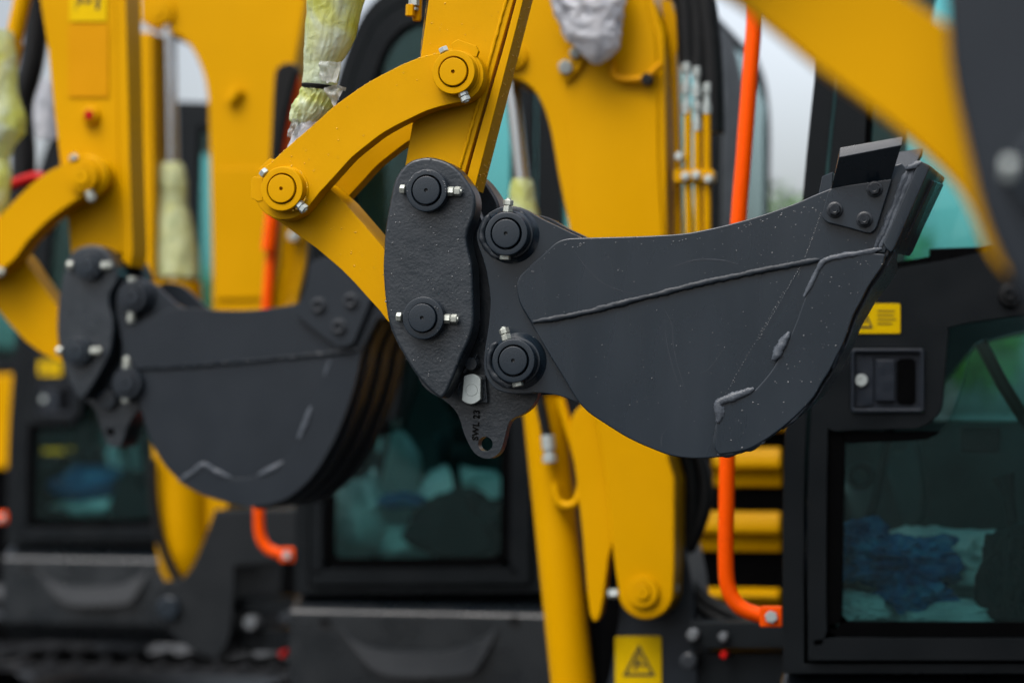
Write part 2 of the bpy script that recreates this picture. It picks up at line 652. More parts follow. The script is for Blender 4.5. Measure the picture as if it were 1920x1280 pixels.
def rim(path, v, step, r0, r1, jit=2.0):
    o = []
    for (a, b), (c, d) in zip(path[:-1], path[1:]):
        L = math.hypot(c - a, d - b)
        for i in range(int(L / step)):
            if random.random() < 0.7:
                t = random.random()
                o.append((P(a + (c - a) * t + random.uniform(-jit, jit), b + (d - b) * t + random.uniform(0, jit * 1.5), v), OUT, random.uniform(r0, r1)))
    return o


# ================================================================== the excavator in focus (only its digging gear is in view)
V0 = 3.50
e1 = thing('excavator', P(2350, 1700, 3.7) * Vector((1, 1, 0)),
           'yellow excavator in sharp focus with its dark grey bucket curled upwards', 'excavator')

# ---- arm
ARM = [(1147, -650), (963, 0), (952, 40), (911, 185), (870, 330)] + arc(800, 357, 50, -20, 190, 14) + [(759, 312), (775, 220), (788, 105), (803, 0), (895, -650)]
mb = MB().plate(ARM, 3.543, 3.6, 0.0025)
# back plate standing proud along the rear edge
mb.plate([(1168, -650), (981, 0), (971, 40), (889, 357), (872, 345), (884, 300), (902, 235), (944, 90), (968, 0), (1150, -650)], 3.538, 3.594, 0.0015)
arm = mb.build('arm', M_yel, e1)
bead(arm, [(965, -60), (949, 0), (936, 45), (897, 190), (866, 300), (861, 318)], 3.5415, 0.0026, m=M_yel)
bead(arm, [(861, 318), (852, 312)], 3.542, 0.0022, m=M_yel)
fit = MB()
fit.hexa(P(776, -14, 3.62), P(776, 12, 3.62), 0.0085)
fit.hexa(P(776, 14, 3.62), P(775, 20, 3.62), 0.0075)
fz = fit.build('hydraulic_fitting', M_zinc2, e1)
fit = MB()
fit.hexa(P(770, 9, 3.615), P(769, 31, 3.615), 0.0075)
fit.lathe(P(786, -60, 3.63), [(0, 0), (0.0075, 0.001), (0.0075, 0.080), (0.006, 0.084), (0, 0.084)], 20, axis=P(785, 48, 3.63) - P(790, -60, 3.63))
fit.build('pipe_elbow', M_yelb, fz)

# ---- boom end above the picture, joined to the top of the arm
mb = MB().plate(sm([(960, -620), (1000, -760), (1130, -800), (1600, -1150), (2300, -900), (2640, -200), (2760, 500), (2520, 520), (2400, -60), (2120, -560), (1700, -700), (1200, -560), (1100, -520), (1000, -520)], 4), 3.54, 3.68, 0.006)
mb.build('boom', M_yelb, e1)

# ---- tipping links (curved, one each side of the arm)
top_edge = [(822, 99), (790, 107), (757, 120), (723, 137), (690, 155), (657, 177), (623, 202), (590, 232), (557, 260), (530, 284), (510, 303)]
low_edge = [(600, 360), (617, 342), (637, 320), (660, 295), (687, 273), (713, 253), (740, 237), (770, 222), (800, 208), (833, 198), (862, 192)]
LINK = sm([(x, y) for x, y in top_edge], 3, False) + arc(532, 356, 56, 236, 20, 14)[:-1] + sm(low_edge, 3, False) + arc(856, 141, 51, 80, -122, 14)[1:]
mb = MB().plate(LINK, 3.506, 3.539, 0.0018, 2)
tl = mb.build('tipping_link', M_yel, e1)
pin_set(tl, 850, 135, 3.484, 41.5, 26.5, M_yel, 0.020, base=[(44, 0.0205), (50, 0.030)])
pin_set(tl, 528, 354, 3.484, 41.5, 26.5, M_yel, 0.020, base=[(44, 0.0205), (50, 0.030)])
nut_pair(tl, 850, 135, 3.4935, 66, 41, M_zinc2, r=9.5, w=9, head=False)
nut_pair(tl, 850, 135, 3.4935, 66, 41, M_zinc2, r=9.5, nut=False)
nut_pair(tl, 528, 354, 3.4935, 42, 41, M_zinc2, r=9.5, w=9)
mb = MB().plate(sm([(846, 82, 1), (858, 74, 1), (892, 86, 1), (897, 96, 1), (893, 108, 1), (850, 100, 1)], 1), 3.5050, 3.515, 0.0012)
mb.build('stop_tab', M_yel, tl)
mb = MB().plate([(471, 335), (476, 331), (492, 333), (492, 377), (483, 378), (471, 372)], 3.5050, 3.515, 0.0012)
mb.build('stop_tab', M_yel, tl)
mb = MB().plate([(484, 318), (505, 297), (520, 300), (506, 318), (492, 330)], 3.520, 3.532, 0.0012)
mb.build('stop_tab', M_yel, tl)
tl2 = copy_part(tl, e1, Vector((0, 0.129, 0)))

# ---- straight link down to the coupler
BL = arc(530, 358, 52, 150, 330, 14) + [(598, 338), (612, 348), (640, 373), (680, 419), (717, 462), (770, 530)] + arc(793, 596, 44, -60, 140, 12) + [(726, 601), (712, 582), (688, 556), (664, 529), (640, 505), (593, 465), (557, 440), (527, 418), (500, 402)]
mb = MB().plate(BL, 3.545, 3.632, 0.0015, 2)
bl = mb.build('bucket_link', M_yel, e1)

# ---- bucket cylinder
mb = MB()
axis = (P(581, 226, 3.6) - P(528, 354, 3.6)).normalized()
mb.lathe(P(528, 354, 3.6) + axis * 0.02, [(0, 0), (0.0165, 0), (0.0165, 0.125), (0, 0.125)], 28, axis=axis)
rod = mb.build('bucket_cylinder_rod', M_white, e1)
mb = MB()
mb.lathe(P(528, 354, 3.568), [(0, 0), (0.03, 0), (0.035, 0.004), (0.035, 0.06), (0.03, 0.064), (0, 0.064)], 32)
mb.build('rod_eye', M_yel, rod)
axis = P(690, -640, 3.6) - P(604, 140, 3.6)
mb = MB()
mb.lathe(P(606, 120, 3.6), [(0, 0), (0.018, 0), (0.019, 0.003), (0.019, 0.60), (0, 0.60)], 32, axis=axis)
mb.build('bucket_cylinder', M_yelb, e1)

# ---- film wrapped round the cylinder
WL = [(-260, 606, 740), (-140, 594, 715), (0, 576, 683), (24, 577, 676), (47, 574, 671), (70, 573, 666), (94, 571, 655), (108, 570, 646), (119, 570, 638), (134, 570, 637), (147, 568, 634), (156, 567, 632), (163, 570, 630)]
w1 = wrap('protective_film', WL, 3.6, M_film, 0.78, 0.085, 1.0, seg=110, rows=9, crimp=0.3, zf=7.0)
tag(w1, 'crumpled translucent yellow film bagged round the cylinder above the curved yellow link in focus', 'plastic film', 'films wrapped round cylinders')
mb = MB()
for k in range(3):
    mb.lathe(P(600, 164 + k * 3, 3.6), [(0.0285 - k * .0007, 0), (0.0300 - k * .0007, 0.0015), (0.0285 - k * .0007, 0.003)], 40, axis=axis)
mb.build('tie', M_rub, w1)
low = wrap('tail', [(164, 569, 629), (170, 566, 634), (178, 565, 632), (187, 559, 626), (198, 552, 622), (208, 549, 618), (217, 547, 611), (226, 546, 602), (232, 550, 596)], 3.6, M_film, 0.8, 0.15, 5.0, seg=110, rows=7, crimp=0.8, parent=w1)
# loose torn ends of clear film
def flap(px, v, amp, seed, m, parent, name='torn_edge', nu=16, nv=12):
    a, b, c, d = px
    t = bmesh.new()
    g = []
    for j in range(nv + 1):
        row = []
        for i in range(nu + 1):
            u, w = i / nu, j / nv
            x = (a[0] * (1 - u) + b[0] * u) * (1 - w) + (d[0] * (1 - u) + c[0] * u) * w
            y = (a[1] * (1 - u) + b[1] * u) * (1 - w) + (d[1] * (1 - u) + c[1] * u) * w
            e = w * 3.2
            x += e * noise.noise(Vector((u * 5, seed, w)))
            y += e * 2.0 * noise.noise(Vector((u * 6, seed + 5, w)))
            p = P(x, y, v)
            p.y += amp * noise.noise(Vector((u * 3.5, w * 2.5, seed)))
            row.append(t.verts.new(p))
        g.append(row)
    for j in range(nv):
        for i in range(nu):
            t.faces.new((g[j][i], g[j][i + 1], g[j + 1][i + 1], g[j + 1][i]))
    bmesh.ops.solidify(t, geom=t.faces[:], thickness=0.0004)
    return MB().take(t).build(name, m, parent, 60)


flap([(607, 166), (632, 158), (648, 164), (626, 200)], 3.572, 0.012, 2.0, M_clear, w1)
flap([(548, 222), (561, 224), (556, 252), (539, 258)], 3.58, 0.010, 4.0, M_clear, w1)
flap([(600, 115), (642, 117), (634, 158), (598, 150)], 3.566, 0.010, 6.0, M_clear, w1)

# ---- quick coupler
LOBE = sm([(719, 475), (722, 430), (730, 383), (738, 345), (745, 328), (757, 312), (770, 302), (785, 297), (803, 295), (825, 299), (846, 308), (863, 323), (877, 342), (888, 362), (891, 382), (889, 399), (884, 415), (878, 430), (875, 445), (876, 460), (880, 478), (885, 500), (887, 545), (888, 582), (888, 600), (885, 620), (878, 641), (868, 663), (858, 687), (848, 712), (840, 730), (832, 743), (826, 746), (818, 742), (800, 726), (776, 697), (756, 664), (741, 637), (729, 605), (724, 578), (720, 540), (718, 505)], 3)
BODY = sm([(827, 746), (849, 764), (861, 783), (870, 812), (882, 838), (892, 851), (906, 858.5), (921, 858.5), (935, 850), (942, 836), (947, 817), (953, 795), (961, 785), (976, 778), (990, 769), (1002, 755), (1009, 735), (1006, 700), (990, 640), (975, 560), (950, 520), (925, 470), (910, 430), (898, 400), (880, 360), (850, 335), (810, 340), (780, 400), (770, 560), (780, 690), (800, 730)], 3)
HOLE = arc(910, 832, 13.6, 0, 345, 23)
mb = MB().plate(LOBE, 3.497, 3.5405, 0.0055, 4)
qc = mb.build('quick_coupler', M_cast, e1, 50)
mb = MB().plate(BODY, 3.560, 3.582, 0.0035, 3, holes=[HOLE])
mb.plate(sm([(840, 340), (900, 420), (930, 520), (968, 620), (985, 700), (960, 740), (860, 745), (800, 700), (780, 560), (790, 400)], 3), 3.5825, 3.648, 0.002, 1)
mb.build('coupler_body', M_cast, qc, 50)
mb = MB().plate(LOBE, 3.649, 3.708, 0.0055, 3, pv=3.497)
mb.build('far_side_plate', M_cast, qc, 50)
# bosses, pins, bolts
for (x, y) in ((799.5, 357), (793, 596)):
    pin_set(qc, x, y, 3.478, 40, 26.5, M_dark, 0.019, gap=(y < 400), base=[(43, 0.0195)])
    nut_pair(qc, x, y, 3.4885, 2, 40.5, r=9.0)
# locking hardware
mb = MB().lathe(P(884, 733, 3.552), [(0, 0), (0.0212, 0), (0.0220, 0.001), (0.0220, 0.012)], 40)
mb.build('lock_boss', M_dark, qc)
mb = MB().plate(sm([(870, 705, 1), (878, 702), (886, 701), (894, 704), (901, 710, 1), (900.5, 748, 1), (893, 754), (884, 757), (874, 755), (866, 750, 1)], 4), 3.536, 3.549, 0.0008)
mb.lathe(P(884, 731, 3.5355), [(0.0098, 0.0008), (0.0090, 0.0), (0.0082, 0.0008)], 40)
mb.build('lock_nut', M_zinc2, qc)
mb = MB().plate([(893, 702), (910, 704), (914, 754), (894, 755)], 3.550, 3.560, 0.0008)
mb.lathe(P(906, 744.5, 3.549), [(0.0042, 0.001), (0.0036, 0), (0.0015, 0), (0.0013, 0.002), (0, 0.002)], 20)
mb.lathe(P(904.5, 712, 3.549), [(0.0042, 0.001), (0.0036, 0), (0.0015, 0), (0.0013, 0.002), (0, 0.002)], 20)
mb.build('lock_plate', M_dark, qc)
mb = MB().lathe(P(882.7, 682, 3.536), [(0, 0), (0.0090, 0), (0.0098, 0.0010), (0.0098, 0.03)], 32)
mb.tube([P(889, 676, 3.546), P(895, 664, 3.546)], 0.0024, 10)
mb.tube([P(877, 690, 3.55), P(871, 700, 3.55)], 0.0030, 10)
mb.build('lock_pin', M_dark, qc)
# SWL rating cast into the lug
fc = bpy.data.curves.new('rating_text', 'FONT')
fc.body = 'SWL 23'
fc.size = 15.2 * S(890, 800, 3.56) / 0.73
fc.extrude = 0.0016
fc.offset = 0.0004
fc.space_character = 1.12
to = bpy.data.objects.new('rating_text', fc)
C.objects.link(to)
dg = bpy.context.evaluated_depsgraph_get()
tm = bpy.data.meshes.new_from_object(to.evaluated_get(dg))
bpy.data.objects.remove(to)
# font lies in its xy plane, +z towards the reader; here reading upwards
bx = P(896.5, 825, 3.5598)
ang = math.radians(90 - 3)
rx = Vector((math.cos(ang), 0, math.sin(ang)))
ry = Vector((-math.sin(ang), 0, math.cos(ang)))
wmax = max(v.co.x for v in tm.vertices)
kx = (56 * S(890, 800, 3.56)) / wmax
for v_ in tm.vertices:
    q = v_.co.copy()
    v_.co = bx + rx * q.x * kx + ry * q.y * 0.80 - Vector((0, 1, 0)) * q.z
b2 = bmesh.new()
b2.from_mesh(tm)
MB().take(b2).build('load_rating', M_ink2, qc)

# ---- bucket
VB, VBF = 3.50, 3.826
SIDE = [(970, 529), (977, 515), (996, 496), (1019, 476), (1041, 456), (1060, 448), (1086, 446), (1165, 444), (1221, 442), (1280, 438), (1321, 431), (1369, 420), (1415, 407.5), (1456, 394), (1497, 379), (1524, 367), (1551, 356), (1600, 337), (1650, 318), (1690, 306, 1), (1706, 322, 1),
        (1667, 478, 1), (1653, 496), (1640, 516), (1625, 538), (1613, 562), (1597, 592), (1580, 640), (1566, 670), (1553, 696), (1539, 719), (1524, 745), (1495, 776), (1465, 804), (1431, 828), (1397, 845), (1364, 854), (1334, 858), (1296, 859), (1259, 854), (1225, 842), (1180, 822), (1139, 797), (1101, 771), (1079, 745), (1056, 707), (1026, 659), (1000, 614), (989, 595), (976, 572), (970, 550)]
SP = sm(SIDE, 3)
mb = MB().plate(SP, VB, VB + 0.012, 0.0020, 3)
bk = mb.build('bucket', M_dark, e1)
# upper doubling plate, proud of the side
UP = sm([(970, 529), (977, 515), (996, 496), (1019, 476), (1041, 456), (1060, 448), (1086, 446), (1165, 444), (1221, 442), (1280, 438), (1321, 431), (1369, 420), (1415, 407.5), (1456, 394), (1497, 379), (1524, 367), (1551, 356), (1600, 337), (1650, 318), (1690, 306, 1), (1706, 322, 1), (1660, 474, 1), (1540, 489, 1), (1427, 509), (1315, 533), (1202, 561), (1090, 589), (998, 607, 1), (985, 586), (976, 570), (970, 550)], 3)
UP = [(x + (0.0), y) for x, y in UP]
mb = MB().plate(UP, VB - 0.0042, VB - 0.0004, 0.0018, 3)
mb.build('reinforcing_plate', M_dark, bk)
# far side plate and curved shell
nar = lambda x, y: (x + (1330 - x) * 30 / max(30, math.hypot(1330 - x, 600 - y)), y + (600 - y) * 30 / max(30, math.hypot(1330 - x, 600 - y)))
up = lambda x, y: (x, y - 22)
mb = MB().plate([nar(x, y) for x, y in SP], VBF - 0.012, VBF, 0.0014, 2, pv=VB)
mb.build('far_side_plate', M_dark, bk)
path = sm([(1090, 452), (1060, 456), (1041, 464), (1000, 500), (978, 530), (978, 556), (990, 590), (1026, 657), (1056, 705), (1079, 743), (1101, 768), (1139, 794), (1180, 818), (1225, 838), (1259, 850), (1296, 855.5), (1334, 855.5), (1364, 852), (1397, 843), (1431, 827), (1465, 804), (1497, 777), (1526, 748), (1542, 722), (1557, 699), (1571, 672), (1586, 642), (1603, 596), (1619, 566), (1632, 541), (1648, 518), (1662, 497), (1676, 470)], 3, False)
cx, cy = 1330, 600
inn = [(x + (cx - x) * 10 / max(1, math.hypot(cx - x, cy - y)), y + (cy - y) * 10 / max(1, math.hypot(cx - x, cy - y))) for x, y in path]
mb = MB().plate(path + inn[::-1], VB + 0.0125, VBF - 0.0125, 0.0, pv=VB, far=nar)
mb.build('shell', M_dark, bk)
out = path[60:]
ou2 = [(x - (cx - x) * 3 / max(1, math.hypot(cx - x, cy - y)), y - (cy - y) * 3 / max(1, math.hypot(cx - x, cy - y))) for x, y in out]
mb = MB().plate(out + ou2[::-1], VB + 0.006, VBF - 0.006, 0.0008, 1, pv=VB, far=nar)
mb.build('wear_strip', M_weld, bk)
# cutting edge across the mouth
mb = MB().plate([(1720, 308), (1726, 302), (1745, 311), (1686, 446), (1678, 464), (1671, 474), (1662, 468), (1656, 455)], VB - 0.010, VBF + 0.010, 0.0022, 2, far=up)
mb.plate([(1716, 372), (1742, 336), (1752, 340), (1702, 446), (1692, 458), (1688, 440)], VB + 0.10, VBF + 0.004, 0.002, 2, far=up)
mb.build('cutting_edge', M_dark, bk)
bead(bk, [(1716, 312), (1697, 358), (1672, 420), (1650, 464)], VB - 0.004, 0.0056, wob=0.5)
bead(bk, [(1706, 313), (1686, 360), (1662, 420), (1641, 464)], VB - 0.004, 0.0048, wob=0.6)
bead(bk, [(1728, 304), (1712, 312), (1698, 318)], VB - 0.009, 0.0046, wob=0.6)
# wear plate over the heel
WEAR = sm([(1660, 476, 1), (1616, 474), (1580, 481), (1556, 486), (1541, 494, 1), (1524, 527), (1508, 560), (1487, 617), (1457, 677), (1439, 704), (1416, 730, 1), (1385, 742), (1354, 752), (1344, 762), (1343, 794), (1340, 838), (1348, 852, 1),
           (1397, 844), (1431, 827), (1465, 803), (1496, 776), (1525, 745), (1540, 719), (1555, 696), (1569, 668), (1583, 640), (1600, 592), (1616, 562), (1628, 538), (1643, 516), (1656, 496)], 3)
mb = MB().plate(WEAR, VB - 0.008, VB - 0.0004, 0.0024, 2)
mb.build('wear_plate', M_dark, bk)
bead(bk, [(997, 603), (1040, 597), (1090, 587), (1202, 559), (1315, 531), (1427, 507), (1500, 493), (1537, 486)], VB - 0.003, 0.0046, m=M_seam)
bead(bk, [(1653, 466), (1620, 473), (1578, 480), (1556, 485), (1540, 495), (1524, 526), (1508, 556)], VB - 0.008, 0.0042)
bead(bk, [(1480, 622), (1470, 640), (1459, 659), (1450, 676)], VB - 0.008, 0.0066, wob=0.5)
bead(bk, [(1414, 728), (1396, 737), (1372, 745), (1352, 752), (1346, 760), (1349, 775), (1346, 792)], VB - 0.008, 0.0062, wob=0.5)
bead(bk, [(1346, 790), (1342, 815), (1340, 840)], VB - 0.005, 0.003, m=M_seam)
bead(bk, [(1345, 853), (1380, 847), (1425, 828), (1432, 822)], VB - 0.003, 0.0055, m=M_seam, wob=0.5)
bead(bk, [(1470, 800), (1500, 775), (1520, 748)], VB - 0.003, 0.0035, m=M_seam, wob=0.5)
bead(bk, [(1560, 690), (1570, 660), (1580, 640)], VB - 0.002, 0.006, m=M_seam, wob=0.5)

# faint scuffs and chalk marks on the side
def scuff(px, wd, v):
    q = sm(px, 5, False)
    a, b = [], []
    for i, (x, y) in enumerate(q):
        x2, y2 = q[min(i + 1, len(q) - 1)]
        x1, y1 = q[max(i - 1, 0)]
        L = max(0.01, math.hypot(x2 - x1, y2 - y1))
        w = wd * (0.25 + 0.75 * math.sin(math.pi * i / (len(q) - 1))) * random.uniform(0.7, 1.2)
        a.append(P(x + (y2 - y1) / L * w, y - (x2 - x1) / L * w, v))
        b.append(P(x - (y2 - y1) / L * w, y + (x2 - x1) / L * w, v))
    MB().quadstrip(a, b).build('scuff', M_scuff, bk, 60)


for px, wd, up_ in (([(1076, 468), (1098, 500), (1130, 530), (1168, 546), (1200, 553)], 0.8, 1), ([(1245, 578), (1260, 610), (1263, 650), (1275, 700), (1297, 760)], 0.7, 0), ([(1247, 600), (1250, 640), (1262, 690), (1286, 765)], 0.6, 0),
                  ([(1250, 505), (1300, 488), (1350, 487), (1385, 496)], 1.2, 1), ([(1241, 838), (1240, 820), (1250, 802)], 0.8, 0), ([(1310, 700), (1330, 690), (1360, 650)], 0.6, 0)):
    scuff(px, wd, (VB - 0.0045) if up_ else (VB - 0.0002))

# ears
EAR = sm([(894, 436), (898, 424), (906, 409), (923, 395), (945, 387), (968, 387), (988, 394), (1014, 409), (1048, 425), (1072, 437), (1090, 447), (1140, 500), (1150, 640), (1110, 750), (1084, 754), (1064, 747), (1046, 741), (1028, 738), (1007, 736), (985, 738), (964, 738), (945, 735), (928, 728), (916, 714), (909, 699), (907, 680), (909, 656), (913, 630), (917, 601), (919, 575), (919, 556), (916, 532), (911, 505), (904, 481), (897, 462), (894, 448)], 3)
mb = MB().plate(EAR, VB + 0.0128, VB + 0.036, 0.0016, 2)
mb.build('ear_plate', M_dark, bk)
mb = MB().plate(EAR, VBF - 0.14, VBF - 0.115, 0.0016, 2, pv=VB + 0.0128)
mb.build('ear_plate', M_dark, bk)
for (x, y, a) in ((949, 438, -86), (962.5, 676, -107)):
    pin_set(bk, x, y, VB - 0.022, 41, 27, M_dark, 0.024, base=[(44, 0.0245), (46, 0.029), (54, 0.0346)])
    nut_pair(bk, x, y, VB - 0.010, a, 41, r=9.8, w=10.5, head=False)
    nut_pair(bk, x, y, VB - 0.010, a - (2 if y < 500 else -6), 41, r=10.5, nut=False)
    bead(bk, [(x + 46 * math.cos(t), y + 46 * math.sin(t)) for t in [math.radians(q) for q in range(-60, 240, 12)]], VB + 0.010, 0.0045, wob=0.6, m=M_seam)

# side cutters: a flat bolted foot and a blade bent outwards
def cutter(parent, v, sgn, d=0.0):
    foot = [(1552, 362), (1543, 396), (1540, 402), (1543, 410), (1552, 417), (1592, 427), (1622, 436), (1632, 437), (1640, 431), (1644, 424), (1672, 336), (1560, 352)]
    mb = MB()
    mb.plate([(x, y - d / S(1620, 350, VB)) for x, y in foot], v, v + 0.0105, 0.0012, 2, pv=VB - 0.0155)
    ca, cb = P(1558, 354, VB - 0.0155), P(1671, 334, VB - 0.0155)
    ta, tb = P(1573, 295.5, VB - 0.052), P(1690.5, 272.5, VB - 0.052)
    ua, ub = P(1575, 277, VB - 0.0482), P(1693, 256, VB - 0.0482)
    sh = lambda p: Vector((p.x, v + (p.y - (VB - 0.0155)) * sgn, p.z + d))
    bk_ = Vector((0, 0.0105 * sgn, 0.002))
    lo = [sh(ca), sh(cb), sh(tb), sh(ta)]
    hi = [sh(ca) + bk_, sh(cb) + bk_, sh(ub), sh(ua)]
    if sgn < 0:
        lo = [p + Vector((0, 0.0105, 0)) for p in lo]
        hi = [p + Vector((0, 0.0105, 0)) for p in hi]
    mb.prism3(lo, hi, 0.0009, 2)
    return mb.build('side_cutter', M_dark, parent)


cutter(bk, VB - 0.0155, 1)
cutter(bk, VBF + 0.001, -1, 0.030)
for (x, y) in ((1564.5, 393), (1639, 354), (1620, 411)):
    s = S(x, y, 3.47)
    mb = MB().lathe(P(x, y, 3.4775), [(15.5 * s, 0.0065), (15.5 * s, 0.0045), (14 * s, 0.0035), (11.5 * s, 0.003), (11.5 * s, 0.003)], 28)
    mb.hexa(P(x, y, 3.4705), P(x, y, 3.4805), 11.5 * s, spin=random.random())
    mb.lathe(P(x, y, 3.4700), [(6.5 * s, 0.001), (5.5 * s, 0), (4.5 * s, 0.0004), (3.2 * s, 0.0035), (0, 0.004)], 20)
    mb.build('cutter_bolt', M_bolt, bk)
mb = MB().plate([(1534, 368), (1541, 331), (1562, 322), (1560, 362)], VB + 0.03, VB + 0.10, 0.001, 1)
mb.build('mouth_gusset', M_dark, bk)

# ---- rain drops
sp = []
edge_top = sm([(970, 529), (977, 515), (996, 496), (1019, 476), (1041, 456), (1060, 448), (1086, 446), (1165, 444), (1221, 442), (1280, 438), (1321, 431), (1369, 420), (1415, 407.5), (1456, 394), (1497, 379), (1524, 367), (1548, 358)], 2, False)
vu = VB - 0.0043
sp += rim([(x, y + 9) for x, y in edge_top], vu, 9, 0.0005, 0.0011, 4)
sp += spray(UP, vu, 70, 0.0003, 0.0008)
sp += spray([(1380, 425), (1550, 360), (1640, 330), (1640, 465), (1540, 485), (1380, 515)], vu, 70, 0.0003, 0.0009)
sp += spray([(1100, 600), (1500, 500), (1480, 640), (1400, 720), (1320, 760), (1300, 840), (1200, 800)], VB - 0.0001, 40, 0.0003, 0.0007)
sp += spray(WEAR, VB - 0.0081, 85, 0.0003, 0.0010)
for (a, b) in (((1540, 400), (1496, 520)), ((1470, 545), (1360, 740)), ((1500, 500), (1420, 640))):
    for i in range(34):
        t = (i + random.random() * .6) / 34
        sp.append((P(a[0] + (b[0] - a[0]) * t + random.uniform(-1, 1), a[1] + (b[1] - a[1]) * t, (vu if a[1] < 520 and t < .7 else VB - 0.0001)), OUT, random.uniform(0.0004, 0.0009)))
sp += spray([(1085, 600), (1300, 560), (1300, 840), (1200, 820), (1080, 700)], VB - 0.0001, 25, 0.0003, 0.0007)
sp += spray(EAR, VB + 0.0126, 60, 0.0004, 0.001)
drops(bk, sp)
sp = spray(LOBE, 3.4968, 130, 0.0004, 0.0011, avoid=((800, 357, 46), (793, 596, 46)))
sp += [(P(799.5 + 36 * math.cos(t), 357 + 36 * math.sin(t), 3.478), OUT, random.uniform(.0005, .001)) for t in [random.uniform(3.1, 6.4) for _ in range(26)]]
sp += [(P(793 + 30 * random.uniform(-1, 1), 596 + 30 * random.uniform(-1, 1), 3.477), OUT, random.uniform(.0005, .001)) for _ in range(16)]
drops(qc, sp)
sp = spray(LINK, 3.5058, 40, 0.0003, 0.0008, avoid=((850, 135, 50), (528, 354, 52)))
sp += [(P(x, y, 3.5065), OUT, random.uniform(.0006, .0013)) for x, y in [(a[0] + (b[0] - a[0]) * t, a[1] + (b[1] - a[1]) * t + 1) for a, b in zip(top_edge[:-1], top_edge[1:]) for t in (random.random(), random.random(), random.random())]]
sp += [(P(528 + 48 * math.cos(t), 354 + 46 * math.sin(t), 3.490), OUT, random.uniform(.0007, .0015)) for t in [random.uniform(-1.2, 1.2) for _ in range(16)]]
drops(tl, sp, m=M_yelwater)
sp = spray([(803, 0), (948, 0), (900, 180), (905, 90), (790, 100)], 3.5428, 24, 0.0003, 0.0009)
BK = [(970, 0), (961, 40), (881, 345), (889, 352), (971, 40), (981, 0)]
for i in range(110):
    t = random.random()
    x, y = 979 + (890 - 979) * t, 5 + 350 * t
    p = P(x, y, 3.538)
    p.y += random.uniform(0.003, 0.050)
    sp.append((p + Vector((0.0008, 0, 0.0002)), Vector((1, -0.1, -0.2)), random.uniform(0.0005, 0.0014)))
for i in range(26):
    t = i / 26
    sp.append((P(790 + 13 * (1 - t) - 2, 0 + 105 * t, 3.5435) + Vector((-0.0004, 0, 0)), Vector((-1, -1, 0)), random.uniform(.0005, .001)))
drops(arm, sp, m=M_yelwater)
sp = spray([(610, 365), (640, 385), (700, 455), (716, 560), (640, 490), (560, 430)], 3.5448, 26, 0.0004, 0.001)
drops(bl, sp, m=M_yelwater)

# ================================================================== nearest excavator: link and coupler, out of focus at the right
VN = 1.76
e0 = thing('excavator', P(2600, 2600, VN) * Vector((1, 1, 0)),
           'nearest, most blurred excavator, its yellow link crossing the top right corner', 'excavator')
mb = MB().plate(sm([(1180, -160), (1290, -60), (1378, 0), (1450, 58), (1530, 124), (1610, 184), (1690, 246), (1750, 300), (1795, 352), (1828, 415), (1850, 470), (1900, 520), (2000, 480), (2010, 300), (1960, 120), (1830, 70), (1790, 55), (1700, -8), (1560, -100), (1400, -260), (1250, -260)], 4), VN + 0.055, VN + 0.125, 0.003)
mb.build('bucket_link', M_yelb, e0)
mb = MB().plate(sm([(1772, -60), (1776, 60), (1784, 140), (1800, 220), (1818, 300), (1840, 390), (1870, 470), (1915, 550), (1970, 620), (2040, 690), (2100, 640), (2180, 420), (2200, 100), (2190, -260), (2130, -380), (1980, -420), (1840, -330), (1790, -180)], 4), VN, VN + 0.05, 0.006, 4)
q0 = mb.build('quick_coupler', M_dark2, e0, 50)
pin_set(q0, 1985, 318, VN - 0.018, 84, 56, M_dark, 0.02)
pin_set(q0, 2000, -190, VN - 0.018, 84, 56, M_dark, 0.02)
mb = MB()
mb.hexa(P(1912, 318, VN - 0.009), P(1880, 318, VN - 0.009), 0.0085)
mb.build('bolt_head', M_zinc2, q0)
mb = MB().plate(sm([(1880, 470), (1930, 600), (2010, 720), (2090, 790), (2200, 700), (2260, 500), (2240, 100), (2160, -200), (2000, -180), (1930, 60), (1890, 300)], 4), VN + 0.052, VN + 0.15, 0.004, 3)
mb.build('coupler_body', M_cast, q0, 50)
mb = MB().plate(sm([(1180, -160), (1250, -260), (1300, -420), (1600, -700), (2100, -800), (2160, -640), (1800, -560), (1450, -330), (1340, -200), (1290, -60)], 4), VN - 0.005, VN + 0.05, 0.003)
mb.build('tipping_link', M_yelb, e0)
mb = MB().plate([(1960, -420), (2060, -1400), (2420, -1400), (2210, -400), (2160, 40), (1960, 40)], VN + 0.056, VN + 0.124, 0.003)
mb.build('arm', M_yelb, e0)
# ================================================================== second excavator: bucket at the left, boom, cab at the right
V2 = 5.01
e2 = thing('excavator', P(1400, 1900, 4.9) * Vector((1, 1, 0)),
           'blurred yellow excavator with a bucket hanging at left and a cab door handle at right', 'excavator')
